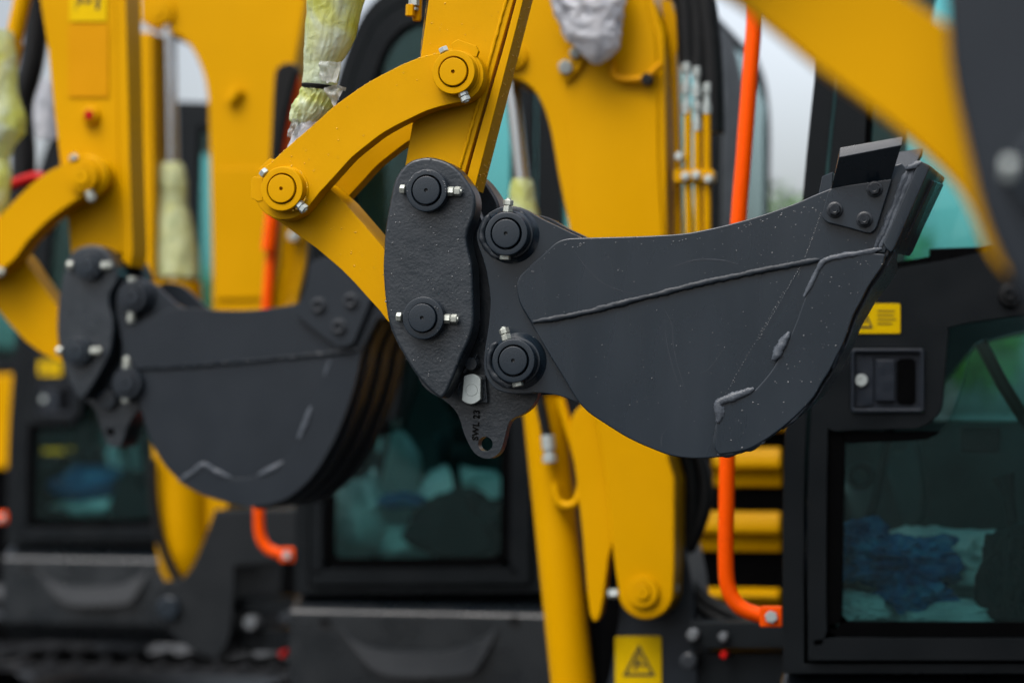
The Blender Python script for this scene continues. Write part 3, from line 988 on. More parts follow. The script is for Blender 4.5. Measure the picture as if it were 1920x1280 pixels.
# ---- arm
AO = [(96, -620), (68, -60), (75, 0), (90, 94), (101, 206), (112, 300), (125, 390), (133, 480)] + arc(163, 497, 34, 190, 0, 10) + [(228, 470), (223, 300), (217, 0), (214, -60), (262, -620)]
mb = MB().plate(AO, V2 + 0.07, V2 + 0.145, 0.003)
mb.plate([(214, -60), (217, 0), (223, 300), (228, 486), (244, 500), (249, 470), (243, 300), (236, 0), (232, -60), (282, -620), (262, -620)], V2 + 0.064, V2 + 0.150, 0.002)
a2 = mb.build('arm', M_yelb, e2)
mb = MB().plate(rrect(130, -60, 200, 41, 3), V2 + 0.0665, V2 + 0.0695, 0.0003, 1)
for q in ([(150, -40), (158, -40), (154, 8), (146, 8)], [(160, 0), (172, -4), (170, 6), (160, 8)], [(166, -20), (188, -24), (186, -17), (166, -13)], [(183, -30), (190, -30), (186, 18), (179, 18)], [(142, 2), (143.5, 2), (143.5, 20), (142, 20)]):
    mb.plate(q, V2 + 0.0655, V2 + 0.068, mi=1)
mb.build('warning_label', [M_label, M_ink], a2)
mb = MB().plate(rrect(128, 47, 203, 182, 4), V2 + 0.0665, V2 + 0.0695, 0.0003, 1)
mb.build('cover_patch', M_label2, a2)
mb = MB().lathe(P(166, 216, V2 + 0.05), [(10 * S(166, 216, V2), 0), (16 * S(166, 216, V2), 0.002), (18 * S(166, 216, V2), 0.022)], 28)
mb.build('port_boss', M_yelb, a2)
mb = MB().lathe(P(165, 215, V2 + 0.044), [(0, 0), (0.010, 0.001), (0.011, 0.003), (0.011, 0.012)], 24)
mb.build('red_plug', M_red, a2)
# ---- links
T2o = [(112, 311), (90, 322), (75, 333), (55, 349), (37, 366), (18, 385), (0, 405), (-40, 445), (-64, 470)]
T2i = [(-20, 520), (0, 506), (22, 490), (38, 470), (50, 453), (66, 436), (82, 420), (102, 403), (124, 387), (148, 372)]
mb = MB().plate(sm(T2o, 3, False) + arc(-60, 490, 30, 220, 60, 8) + sm(T2i, 3, False) + arc(158, 328, 36, 70, -110, 12), V2 - 0.004, V2 + 0.062, 0.002)
t2 = mb.build('tipping_link', M_yelb, e2)
pin_set(t2, 153, 330, V2 - 0.024, 29, 18, M_yelb, 0.02, gap=False, base=[(33, 0.021), (42, 0.03)])
pin_set(t2, -62, 478, V2 - 0.024, 29, 18, M_yelb, 0.02, gap=False, base=[(30, 0.021), (33, 0.03)])
nut_pair(t2, 153, 330, V2 - 0.012, 66, 33, r=8.5, w=8)
nut_pair(t2, -62, 478, V2 - 0.012, 27, 60, r=8.5, w=8, head=False)
mb = MB().plate(arc(-62, 478, 36, 120, 330, 10) + [(0, 455), (25, 462), (45, 484), (66, 516), (103, 568), (130, 600)] + arc(147, 657, 30, -60, 120, 8) + [(106, 676), (75, 660), (47, 639), (20, 610), (0, 586), (-30, 545)], V2 + 0.07, V2 + 0.142, 0.002)
mb.build('bucket_link', M_yelb, e2)
mb = MB()
ax = P(10, 160, V2 + 0.1) - P(-62, 478, V2 + 0.1)
mb.lathe(P(-62, 478, V2 + 0.1), [(0, 0), (0.02, 0), (0.02, 0.5), (0, 0.5)], 24, axis=ax)
mb.lathe(P(-4, 205, V2 + 0.1), [(0, 0), (0.02, 0), (0.02, 0.8), (0, 0.8)], 24, axis=ax)
mb.build('bucket_cylinder', M_yelb, e2)
# ---- coupler
L2 = sm([(134, 475), (150, 464), (173, 459.5), (196, 466), (212, 488), (220, 512), (219, 528), (206, 552), (206, 578), (213, 602), (211, 634), (206, 661), (192, 691), (173, 723), (158, 745), (152, 748), (145, 744), (127, 709), (113, 667), (107, 625), (108, 578), (115, 531), (124, 494)], 3)
mb = MB().plate(L2, V2, V2 + 0.058, 0.0055, 4)
q2 = mb.build('quick_coupler', M_cast, e2, 50)
B2 = sm([(150, 742), (176, 764), (188, 798), (197, 824), (206, 836), (216, 839), (226, 834), (233, 818), (239, 798), (256, 772), (275, 758), (270, 660), (240, 560), (215, 500), (190, 480), (150, 520), (120, 640), (140, 720)], 3)
mb = MB().plate(B2, V2 + 0.062, V2 + 0.15, 0.004, 3, holes=[arc(207, 810, 8, 0, 345, 23)])
mb.build('coupler_body', M_cast, q2, 50)
mb = MB().plate(L2, V2 + 0.156, V2 + 0.21, 0.005, 2, pv=V2)
mb.build('far_side_plate', M_cast, q2, 50)
for x, y in ((163, 498), (143, 658)):
    pin_set(q2, x, y, V2 - 0.02, 27, 18, M_dark, 0.02, gap=False, base=[(31, 0.0205)])
    nut_pair(q2, x, y, V2 - 0.008, 0, 27, r=8, w=9)
mb = MB().lathe(P(198, 748, V2 + 0.045), [(0, 0), (0.022, 0.0005), (0.0235, 0.002), (0.0235, 0.02)], 32)
mb.build('lock_nut', M_dark, q2)
# ---- bucket
S2 = [(232, 634), (239, 619), (263, 605), (291, 592), (319, 580), (347, 577), (398, 581), (459, 582), (506, 578), (553, 570), (600, 556), (650, 540), (690, 528, 1), (716, 560, 1), (716, 586), (703, 606), (688, 634), (679, 660), (674, 690), (666, 719), (658, 748), (647, 777), (624, 831), (591, 886), (553, 924), (516, 943), (469, 949), (422, 941), (375, 925), (338, 902), (305, 867), (281, 822), (267, 775), (256, 728), (247, 691), (237, 655)]
SP2 = sm(S2, 3)
VB2 = V2 + 0.002
mb = MB().plate(SP2, VB2, VB2 + 0.012, 0.0016, 2)
b2 = mb.build('bucket', M_dark2, e2)
mb = MB().plate(SP2, VB2 + 0.322, VB2 + 0.334, 0.0016, 1, pv=VB2)
mb.build('far_side_plate', M_dark2, b2)
UP2 = sm([(232, 634), (239, 619), (263, 605), (291, 592), (319, 580), (347, 577), (398, 581), (459, 582), (506, 578), (553, 570), (600, 556), (650, 540), (690, 528, 1), (716, 560, 1), (716, 586), (703, 606), (681, 652, 1), (560, 665), (400, 680), (248, 691, 1), (240, 665)], 3)
mb = MB().plate(UP2, VB2 - 0.0065, VB2 - 0.0004, 0.0016, 2)
mb.build('reinforcing_plate', M_dark2, b2)
pth = [(p[0], p[1]) for p in S2[13:]] + [(232, 634), (239, 619), (263, 605)]
pth = sm(pth, 3, False)
cx, cy = 460, 700
ins = lambda q, k: [(x + (cx - x) * k / math.hypot(cx - x, cy - y), y + (cy - y) * k / math.hypot(cx - x, cy - y)) for x, y in q]
mb = MB().plate(ins(pth, 2) + ins(pth, 11)[::-1], VB2 + 0.0125, VB2 + 0.3215, 0.0, pv=VB2)
mb.build('shell', M_dark2, b2)
for k in range(3):
    seg_ = pth[6:40]
    mb = MB().plate(ins(seg_, -6) + ins(seg_, 1)[::-1], VB2 + 0.03 + k * 0.105, VB2 + 0.085 + k * 0.105, 0.001, 1, pv=VB2)
    mb.build('wear_strip', M_dark2, b2)
mb = MB().plate([(690, 520), (716, 512), (732, 560), (730, 590), (716, 600), (706, 560)], VB2 - 0.01, VB2 + 0.345, 0.002, 2)
mb.build('cutting_edge', M_dark2, b2)
E2P = sm([(218, 556), (225, 536), (244, 523), (267, 523), (286, 531), (308, 551), (328, 569), (350, 580), (420, 620), (420, 760), (330, 790), (258, 757), (225, 742), (216, 719), (225, 691), (230, 658), (225, 620), (219, 588)], 3)
mb = MB().plate(E2P, VB2 + 0.013, VB2 + 0.036, 0.0016, 2)
mb.build('ear_plate', M_dark2, b2)
mb = MB().plate(E2P, VB2 + 0.19, VB2 + 0.212, 0.0016, 2, pv=VB2)
mb.build('ear_plate', M_dark2, b2)
for x, y, a in ((247, 556, -88), (237, 718, -88)):
    pin_set(b2, x, y, VB2 - 0.02, 29, 18, M_dark2, 0.022, gap=False, base=[(34, 0.0225), (38, 0.034)])
    nut_pair(b2, x, y, VB2 - 0.008, a + 180 if y < 600 else a, 28, r=8, w=9)
CUT2 = sm([(581, 503), (586, 491), (598, 485), (616, 483), (650, 496), (700, 512), (712, 530), (694, 566), (666, 634), (660, 643), (648, 649), (636, 649), (624, 644), (560, 594), (555, 588), (557, 580), (574, 541)], 2)
mb = MB().plate(CUT2, VB2 - 0.024, VB2 - 0.007, 0.002, 2)
mb.build('side_cutter', M_dark2, b2)
for x, y in ((595, 573), (656, 564), (633, 613)):
    s = S(x, y, VB2)
    mb = MB().lathe(P(x, y, VB2 - 0.034), [(5 * s, 0.008), (6 * s, 0.001), (10 * s, 0), (11 * s, 0.002), (12 * s, 0.006), (16 * s, 0.007), (16 * s, 0.0105)], 24)
    mb.lathe(P(x, y, VB2 - 0.027), [(0, 0.0), (6.5 * s, 0.0)], 20)
    mb.build('cutter_bolt', M_bolt, b2)
WR2 = sm([(335, 903, 1), (382, 871, 1), (434, 896), (483, 891), (531, 866), (560, 822), (584, 761), (609, 705), (620, 672, 1), (676, 668, 1), (666, 719), (647, 777), (624, 831), (591, 886), (553, 924), (516, 943), (469, 949), (422, 941), (375, 925)], 3)
mb = MB().plate(WR2, VB2 - 0.006, VB2 - 0.0004, 0.001, 1)
mb.build('wear_plate', M_dark2, b2)
bead(b2, [(335, 902), (360, 886), (382, 871), (405, 883), (434, 896)], VB2 - 0.006, 0.0055)
bead(b2, [(484, 891), (508, 880), (531, 866)], VB2 - 0.006, 0.0065)
bead(b2, [(560, 822), (572, 795), (584, 762)], VB2 - 0.006, 0.0065)
bead(b2, [(609, 705), (619, 676)], VB2 - 0.006, 0.005)
bead(b2, [(250, 691), (400, 681), (560, 667), (676, 655)], VB2 - 0.003, 0.005, m=M_dark)
# ---- film on the bucket cylinder
w2 = wrap('protective_film', [(60, -60, 22), (100, -50, 28), (130, -46, 30), (180, -40, 34), (220, -38, 47), (250, -42, 46), (275, -40, 26), (300, -30, 16), (330, -36, 22), (380, -44, 14), (405, -46, 4)], V2 + 0.06, M_film, 0.8, 0.12, 9.0, seg=64, rows=5)
tag(w2, 'blurred pale yellow film hanging over a cylinder at the left edge of the photo', 'plastic film', 'films wrapped round cylinders')

# ---- boom
BO = [(938, 122), (945, 146), (966, 148), (996, 165), (1019, 202), (1034, 255), (1045, 319), (1056, 375), (1064, 412), (1078, 500), (1100, 700), (1131, 869), (1148, 1026), (1159, 1105)]
BOOM2 = sm(BO, 3, False) + arc(1211, 1109, 52, 170, 10, 14) + [(1265, 1060), (1265, 895), (1254, 860), (1251, 600), (1249, 300), (1245, 60), (1225, 0), (1160, -200), (1020, -420), (700, -650), (250, -700), (190, -640), (200, -560), (260, -520), (640, -500), (850, -330), (930, -200), (962, -80), (968, 0), (960, 60), (946, 92)]
VBM = V2 - 0.02
mb = MB().plate(BOOM2, VBM, VBM + 0.22, 0.006, 3)
bm2 = mb.build('boom', M_yelb, e2)
mb = MB().plate(sm([(1050, -60), (1062, 60), (1068, 110), (1064, 160), (1070, 300), (1084, 412), (1110, 640), (1240, 640), (1234, 300), (1230, 100), (1214, 20), (1180, -80)], 4), VBM - 0.006, VBM - 0.0004, 0.004, 2)
mb.build('boom_side_plate', M_yelb, bm2)
pin_set(bm2, 1205, 1109, VBM - 0.012, 29, 14, M_yelb, 0.012, gap=False)
pin_set(bm2, 962, 106, VBM - 0.014, 24, 14, M_yelb, 0.014, gap=False)
for x, y, r in ((1060, 126, 0.016), (1078, 100, 0.012)):
    mb = MB()
    mb.hexa(P(x, y, VBM - 0.03), P(x, y, VBM - 0.005), r)
    mb.build('boom_bolt', M_zinc2, bm2)
mb = MB().plate(sm([(1050, 118), (1075, 92), (1096, 108), (1078, 140), (1058, 152)], 3), VBM - 0.018, VBM - 0.0075, 0.002, 2)
mb.build('bolt_bracket', M_yelb, bm2)
mb = MB().tube([P(*q, VBM - 0.02) for q in sm([(1148, 112), (1150, 138), (1160, 148), (1185, 150), (1210, 146), (1226, 134), (1240, 120)], 4, False)], 0.008, 10)
mb.build('wire_loom', M_label2, bm2)
mb = MB().lathe(P(1212, 148, VBM - 0.03), [(0, 0), (0.012, 0.001), (0.012, 0.024)], 20)
mb.build('wire_clip', M_rub, bm2)
# rear flange and hydraulic pipes along the back of the boom
mb = MB().plate([(1238, 0), (1258, 0), (1275, 52), (1268, 112), (1275, 300), (1279, 470), (1279, 760), (1262, 760), (1262, 300), (1256, 112)], VBM + 0.06, VBM + 0.09, 0.003, 2)
mb.build('rear_flange', M_yelb, bm2)
for (x0, x1, y0, r) in ((1290, 1293, 205, 0.0085), (1308, 1311, 235, 0.0085), (1326, 1327, 200, 0.0085)):
    mb = MB()
    mb.tube([P(x0, y0, VBM + 0.03), P(x0, 330, VBM + 0.03), P(x1, 480, VBM + 0.03), P(x1 - 6, 760, VBM + 0.03)], r, 14)
    pp = mb.build('hydraulic_pipe', M_yelb, bm2)
for (x0, y0) in ((1287, 190), (1307, 222), (1326, 190), (1287, 152), (1306, 160)):
    mb = MB()
    mb.hexa(P(x0, y0 - 34, VBM + 0.03), P(x0, y0 - 14, VBM + 0.03), 0.0095)
    mb.lathe(P(x0, y0 - 12, VBM + 0.03), [(0, 0), (0.007, 0), (0.007, 0.018), (0.0100, 0.02), (0.0100, 0.040), (0, 0.040)], 20, axis=Vector((0, 0, -1)))
    mb.build('pipe_fitting', M_zinc2, bm2)
for (x0, y0) in ((1272, 293), (1284, 330), (1304, 328), (1327, 335)):
    mb = MB().lathe(P(x0, y0, VBM + 0.005), [(0, 0), (0.008, 0.001), (0.0095, 0.005), (0.0095, 0.025)], 20)
    mb.build('pipe_clamp_bolt', M_zinc2, bm2)
mb = MB().plate(rrect(1262, 318, 1338, 342, 4), VBM + 0.016, VBM + 0.05, 0.002, 1)
mb.build('pipe_clamp', M_yelb, bm2)
mb = MB()
for pts, r in (([(1290, 120), (1287, 60), (1282, 0), (1262, -90), (1180, -230)], 0.021), ([(1308, 135), (1310, 70), (1304, 0), (1284, -100), (1220, -240)], 0.021), ([(1338, 250), (1336, 150), (1330, 60), (1312, -40), (1250, -240)], 0.024), ([(1330, 160), (1326, 80), (1318, 10), (1296, -90), (1230, -240)], 0.020)):
    mb.tube([P(x, y, VBM + 0.05) for x, y in sm(pts, 5, False)], r, 14)
mb.build('hydraulic_hose', M_rub, bm2)
# left cheek bracket and boom cylinder
mb = MB().plate(sm([(1068, 800), (1084, 764), (1112, 752), (1140, 760), (1150, 860), (1150, 1000), (1140, 1050), (1126, 1150), (1106, 1150), (1092, 1000), (1078, 880)], 3), VBM + 0.03, VBM + 0.07, 0.004, 2)
mb.build('cylinder_bracket', M_yelb, bm2)
mb = MB()
p0, p1 = P(1082, 1360, VBM + 0.11), P(1018, 740, VBM + 0.11)
ax = p1 - p0
mb.lathe(p0, [(0, -0.02), (0.04, -0.02), (0.047, 0), (0.047, ax.length), (0.052, ax.length), (0.052, ax.length + 0.06), (0, ax.length + 0.06)], 40, axis=ax)
cy = mb.build('boom_cylinder', M_yelb, e2)
p2 = P(955, 106, VBM + 0.11)
mb = MB().lathe(p1, [(0, 0), (0.0165, 0), (0.0165, (p2 - p1).length), (0, (p2 - p1).length)], 28, axis=p2 - p1)
mb.build('cylinder_rod', M_chrome, cy)
mb = MB().tube([P(x, y, VBM + 0.05) for x, y in sm([(1050, 745), (1066, 800), (1086, 868), (1090, 905), (1082, 938), (1064, 948), (1046, 938), (1040, 905)], 4, False)], 0.010, 12)
mb.build('hose_guide', M_yelb, cy)
mb = MB().tube([P(x, y, VBM + 0.04) for x, y in sm([(1004, 690), (1010, 740), (1018, 780), (1026, 818)], 4, False)], 0.011, 12)
hz = mb.build('cylinder_hose', M_rub, cy)
mb = MB()
mb.lathe(P(1027, 815, VBM + 0.04), [(0, 0), (0.0145, 0), (0.0145, 0.030), (0.011, 0.032), (0.011, 0.042), (0.0155, 0.044), (0.0155, 0.058), (0, 0.06)], 20, axis=P(1032, 876, VBM + 0.04) - P(1027, 815, VBM + 0.04))
mb.build('hose_fitting', M_zinc2, cy)
w3 = wrap('protective_film', [(336, 962, 996), (350, 958, 1000), (372, 956, 1002), (400, 956, 1008), (440, 960, 1014), (480, 962, 1018)], VBM + 0.11, M_film, 0.9, 0.12, 3.0, seg=56, rows=5)
tag(w3, 'blurred yellow film round the chrome rod seen just above the upright bucket ear in focus', 'plastic film', 'films wrapped round cylinders')
wb = wrap('wrapped_lamp', [(-60, 1050, 1160), (-20, 1036, 1170), (10, 1037, 1166), (30, 1044, 1164), (55, 1056, 1162), (75, 1064, 1161), (95, 1088, 1158), (108, 1098, 1146), (120, 1112, 1126)], VBM - 0.06, M_white, 0.7, 0.14, 12.0, seg=64, rows=5)
tag(wb, 'white crumpled plastic bag tied over a lamp high on the blurred yellow boom', 'plastic bag')
# ---- swing bracket at the foot of the boom
mb = MB().plate(sm([(1150, 1030, 1), (1270, 1030, 1), (1284, 1100), (1290, 1170), (1296, 1290), (1300, 1420, 1), (1090, 1420, 1), (1122, 1290), (1142, 1180), (1148, 1100)], 3), VBM + 0.005, VBM + 0.21, 0.006, 2)
sb = mb.build('swing_bracket', M_dark2, e2)
# (the boom foot hangs in front of it)
sb.location.y += 0.10
for x in (1150, 1263):
    mb = MB()
    mb.hexa(P(x - 9, 1112 if x < 1200 else 1103, VBM + 0.05), P(x + 9, 1112 if x < 1200 else 1103, VBM + 0.05), 0.010)
    mb.build('bracket_bolt', M_zinc2, sb)
lab = warning_label(sb, 1153, 1192, 1240, 1296, VBM + 0.10, (1198, 1237, 62, 60), (), 4)
mb = MB()
for pts in ([(1262, 840), (1275, 920), (1282, 1000), (1276, 1050)], [(1280, 830), (1296, 900), (1296, 970), (1280, 1040)], [(1300, 830), (1322, 900), (1318, 960), (1290, 1030)], [(1268, 1050), (1290, 1090), (1330, 1130), (1390, 1160)], [(1262, 1060), (1290, 1110), (1330, 1150), (1400, 1180)]):
    mb.tube([P(x, y, V2 + 0.12) for x, y in sm(pts, 5, False)], 0.016, 12)
mb.build('valve_hose', M_rub, sb)
mb = MB()
mb.plate(rrect(1290, 1165, 1470, 1215, 6), V2 + 0.02, V2 + 0.2, 0.004, 2)
mb.plate(rrect(1310, 1225, 1480, 1300, 6), V2 + 0.05, V2 + 0.3, 0.004, 2)
mb.build('frame_bracket', M_cab, sb)
for x, y, m_, r in ((1355, 1194, M_bolt2, .010), (1356, 1228, M_red, .008), (1298, 1190, M_bolt2, .013), (1290, 1240, M_bolt, .018)):
    mb = MB().lathe(P(x, y, V2 - 0.005), [(0, 0), (r * .8, 0.001), (r, 0.004), (r, 0.05)], 20)
    mb.build('frame_plug' if m_ is M_red else 'frame_bolt', m_, sb)

# ================================================================== cab of the second excavator (drawn in its own pixels, also beyond the frame)
VD = 4.40


def mp(x, y, v=VD):
    return (x, y)


DOOR = sm([(1515, 1237, 1), (1516, 860), (1541, 500), (1562, 250), (1592, 20), (1642, -180), (1712, -310), (1830, -356), (2080, -360), (2135, -350), (2150, -310), (2152, 400), (2150, 1237, 1)], 4)
FRAME = sm([(1468, 1262, 1), (1470, 850), (1496, 480), (1518, 230), (1548, 0), (1600, -200), (1680, -350), (1820, -402), (2200, -410), (2560, -402), (2660, -350), (2700, -200), (2704, 60), (2704, 560, 1), (2332, 560, 1), (2330, 1262, 1)], 4)
FH1 = offset(DOOR, 7)
FH2 = sm([(2236, 490, 1), (2236, -270), (2270, -310), (2520, -310), (2590, -270), (2620, -120), (2636, 490, 1)], 4)
UW = sm([(1640, 506), (1628, 480), (1622, 260), (1642, 60), (1684, -130), (1736, -250), (1830, -306), (2040, -310), (2086, -296), (2096, -240), (2092, 400), (2080, 440), (2000, 452), (1860, 470), (1760, 490)], 4)
LW = sm([(1552, 822), (1564, 808), (1700, 803), (1726, 800), (1750, 786), (1765, 760), (1772, 690), (1778, 628), (1790, 610), (1920, 590), (2060, 572), (2086, 580), (2092, 620), (2092, 1170), (2076, 1193), (1566, 1194), (1550, 1180)], 4)
LG = sm([(1584, 836), (1590, 831), (1714, 826), (1745, 820), (1764, 808), (1784, 780), (1807, 713), (1824, 652), (1853, 641), (1920, 622), (2040, 604), (2058, 612), (2062, 640), (2062, 1150), (2050, 1164), (1588, 1165), (1578, 1155)], 4)
UG = [(x, y) for x, y in offset(UW, -12)]
FD = 0.94
LF = [(1640, 790), (1766, 640), (1800, 612), (1920, 590), (2060, 574), (2086, 590), (2088, 760), (1900, 792)]
mb = MB().plate(FRAME, VD, VD + 0.05, 0.006, 2, holes=[FH1, FH2])
cab = mb.build('cab', M_cab, e2)
mb = MB().plate(FRAME, VD + FD - 0.05, VD + FD, 0.004, 1, holes=[UW, FH2, LF], pv=VD)
mb.build('far_side_frame', M_inner, cab)  # lighter lining colour puts a glow behind the cab glass
mb = MB().plate(sm([(1604, -205), (1684, -354), (1820, -406), (2200, -414), (2560, -406), (2664, -352), (2640, -330), (2550, -372), (2200, -380), (1830, -372), (1700, -330), (1640, -205)], 3), VD + 0.003, VD + FD - 0.003, 0.004, 1, pv=VD)
mb.build('roof', M_cab, cab)
mb = MB().plate([(1470, 1236), (2330, 1236), (2330, 1264), (1470, 1264)], VD + 0.052, VD + FD - 0.052, pv=VD)
mb.plate([(1474, 1236), (1476, 950), (1494, 950), (1492, 1236)], VD + 0.052, VD + FD - 0.052, pv=VD)
mb.build('floor', M_gap, cab)
mb = MB().plate([(2676, 560), (2702, 560), (2702, 300), (2676, 300)], VD + 0.052, VD + FD - 0.052, pv=VD)
mb.plate([(2650, 298), (2701, 298), (2701, -190), (2664, -335), (2630, -335), (2650, -200)], VD + 0.052, VD + 0.42, pv=VD)
mb.plate([(2332, 545), (2676, 545), (2676, 558), (2332, 558)], VD + 0.052, VD + FD - 0.052, pv=VD)
mb.plate([(2316, 1234), (2328, 1234), (2328, 562), (2316, 562)], VD + 0.052, VD + FD - 0.052, pv=VD)
mb.build('rear_wall', M_inner, cab)
mb = MB().plate([(2690, 298), (2697, 298), (2697, -200), (2652, -345), (2644, -345), (2690, -200)], VD + 0.424, VD + FD - 0.056, pv=VD)
mb.build('rear_glass', M_glass, cab)
mb = MB().plate([(2240, 486), (2240, -300), (2520, -300), (2580, -260), (2630, 486)], VD + 0.022, VD + 0.027, pv=VD)
mb.build('side_glass', M_glass, cab)
mb = MB().plate([(2240, 486), (2240, -300), (2520, -300), (2580, -260), (2630, 486)], VD + FD - 0.027, VD + FD - 0.022, pv=VD)
mb.plate(offset(UW, 2), VD + FD - 0.027, VD + FD - 0.022, pv=VD)
mb.plate(offset(LF, 3), VD + FD - 0.027, VD + FD - 0.022, pv=VD)
mb.build('far_side_glass', M_glass, cab)
mb = MB().plate([(1482, 900), (1488, 900), (1508, 480), (1530, 230), (1560, 0), (1610, -195), (1604, -195), (1554, 0), (1524, 230), (1502, 480)], VD + 0.056, VD + FD - 0.056, pv=VD)
mb.build('windscreen', M_glass, cab)
# ---- door
HB = (1594, 652, 1734, 774)
mb = MB().plate(DOOR, VD - 0.012, VD + 0.026, 0.0045, 3, holes=[UW, LW, rrect(*HB, 6)])
door = mb.build('door', M_cab, e2)
mb = MB().plate(offset(UW, -1), VD - 0.004, VD + 0.018, 0.002, 1, holes=[UG])
mb.plate(offset(LW, -1), VD - 0.004, VD + 0.018, 0.002, 1, holes=[LG])
mb.plate([(1742, 466), (1850, 462), (1846, 520), (1742, 496)], VD - 0.006, VD + 0.01, 0.002, 1)
mb.build('window_seal', M_gap, door)
mb = MB().plate(offset(UG, 3), VD + 0.004, VD + 0.009)
mb.build('door_glass', M_glass, door)
mb = MB().plate(offset(LG, 3), VD + 0.004, VD + 0.009)
mb.build('door_glass', M_glass, door)
x0, y0, x1, y1 = HB
mb = MB()
mb.plate(rrect(x0 + 1, y0 + 1, x1 - 1, y1 - 1, 6), VD - 0.018, VD + 0.012, 0.002, 2, holes=[rrect(x0 + 8, y0 + 8, x1 - 8, y1 - 8, 5)])
mb.plate(rrect(x0 + 4, y0 + 4, x1 - 4, y1 - 4, 4), VD - 0.006, VD + 0.02)
mb.plate([(1603, 662), (1638, 668), (1638, 758), (1603, 764)], VD - 0.009, VD - 0.0065, 0.001, 1)
mb.plate(rrect(1641, 674, 1678, 752, 3), VD - 0.015, VD - 0.0065, 0.003, 2)
hd = mb.build('door_handle', M_plas, door)
mb = MB().plate(rrect(1682, 672, 1717, 758, 9), VD - 0.0085, VD - 0.0065)  # flat black plate stands in for the shade inside the handle hollow
mb.build('pocket_shade', M_gap, door)
mb = MB().lathe(P(1615, 713, VD - 0.014), [(0, 0.001), (0.004, 0.001), (0.0042, 0), (0.010, 0), (0.0115, 0.002), (0.0115, 0.014)], 28)
mb.build('door_lock', M_zinc2, door)
mb = MB().lathe(P(1894, 552, VD - 0.03), [(0, 0.003), (0.006, 0.003), (0.0065, 0), (0.010, 0), (0.011, 0.004), (0.020, 0.006), (0.023, 0.010), (0.023, 0.02)], 32)
mb.build('hinge_cap', M_rub, door)
warning_label(door, 1594, 569, 1688, 625, VD - 0.0145, (1620, 596, 34, 38), [(1645, 582, 1678, 583.6), (1645, 590, 1676, 591.6), (1645, 598, 1680, 599.6), (1645, 606, 1672, 607.6)], 4)
# ---- skirt below the cab with the step recess
SK = [(1456, 1300), (1462, 1284), (1478, 1276), (2280, 1276), (2296, 1300), (2296, 1560), (2250, 1640), (1520, 1640), (1470, 1560)]
REC = [(1600, 1352), (1660, 1400), (1760, 1424), (1930, 1424), (2010, 1396), (2064, 1352), (2010, 1456), (1964, 1482), (1770, 1482), (1690, 1450)]
STEP = sm([(1604, 1352, 1), (1660, 1394), (1760, 1418), (1930, 1416), (2010, 1390), (2066, 1352, 1), (2014, 1460), (1960, 1484), (1770, 1484), (1686, 1446)], 3)
zz = lambda y: P(1880, y, VD).z
XA, XB = P(1458, 1300, VD).x, P(2296, 1300, VD).x
prof = [(VD + 0.12, zz(1268)), (VD + 0.062, zz(1272)), (VD - 0.012, zz(1312)), (VD - 0.02, zz(1326)), (VD - 0.02, zz(1560)), (VD + 0.06, zz(1640)), (VD + 0.4, zz(1640)), (VD + 0.4, zz(1268))]
mb = MB().prism3([Vector((XA, a, b)) for a, b in prof], [Vector((XB, a, b)) for a, b in prof], 0.008, 4)
skirt = mb.build('side_skirt', M_skirt, e2)
mb = MB()
lo = [P(x, y, VD - 0.021) for x, y in STEP]
# ledge of the step: slopes out and down
lo2 = []
for x, y in STEP:
    p = P(x, y, VD)
    p.y = VD - 0.022 - max(0.0, (y - 1352) / 132) * 0.035
    lo2.append(p)
mb.prism3(lo2, lo, 0.002, 1)
mb.build('step', M_step, skirt)
for x in (1560, 2110):
    mb = MB().lathe(P(x, 1344, VD - 0.024), [(0, 0.002), (0.010, 0.002), (0.014, 0), (0.016, 0.004), (0.016, 0.01)], 24)
    mb.build('skirt_bolt', M_rub, skirt)
# ---- engine hood behind the cab
def place(xr, yr, k):
    """shift that carries the cab pixel (1580, 1165) to pixel (xr, yr) at k times its distance"""
    a = P(1580, 1165, VD)
    dep = (a - CAM).dot(ROT @ Vector((0, 0, -1))) * k
    d = ray(xr, yr)
    return CAM + d * dep - a


D3, D4, D5 = place(626, 1046, 1.457), place(65, 974, 2.0), place(-290, 925, 2.62)


def unshift(x, y, D, v=VD):
    """pixel of the near cab whose copy shifted by D is seen at pixel (x, y)"""
    q = ROT.transposed() @ (P(x, y, v + D.y) - D - CAM)
    return (960 - F * q.x / q.z, 640 + F * q.y / q.z)


mb = MB().plate([(2336, 566), (2960, 566), (3010, 640), (3020, 1640), (2336, 1640)], VD + 0.005, VD + 1.25, 0.03, 3, pv=VD)
hood = mb.build('engine_hood', M_gap, e2)
for (xa, ya, yb) in ((2690, 862, 974), (2613, 1040, 1153), (2660, 1252, 1306)):
    zt, zb_ = P(2700, ya, VD).z, P(2700, yb, VD).z
    h_ = zt - zb_
    sec = [(VD + 0.004, zt), (VD - 0.018, zt - 0.05 * h_), (VD - 0.036, zt - 0.30 * h_), (VD - 0.036, zt - 0.52 * h_), (VD - 0.012, zt - 0.60 * h_), (VD - 0.010, zb_ + 0.02 * h_), (VD + 0.004, zb_)]
    mb = MB().prism3([Vector((P(xa, ya, VD).x, a, b)) for a, b in sec], [Vector((P(2890, ya, VD).x, a, b)) for a, b in sec], 0.004, 2)
    mb.build('louvre', M_yelb, hood)
mb = MB().plate([(2342, 575), (2990, 575), (2990, 820), (2575, 820), (2560, 1050), (2342, 1050)], VD - 0.025, VD + 0.0045, 0.012, 3, pv=VD)
mb.build('hood_panel', M_yelb, hood)
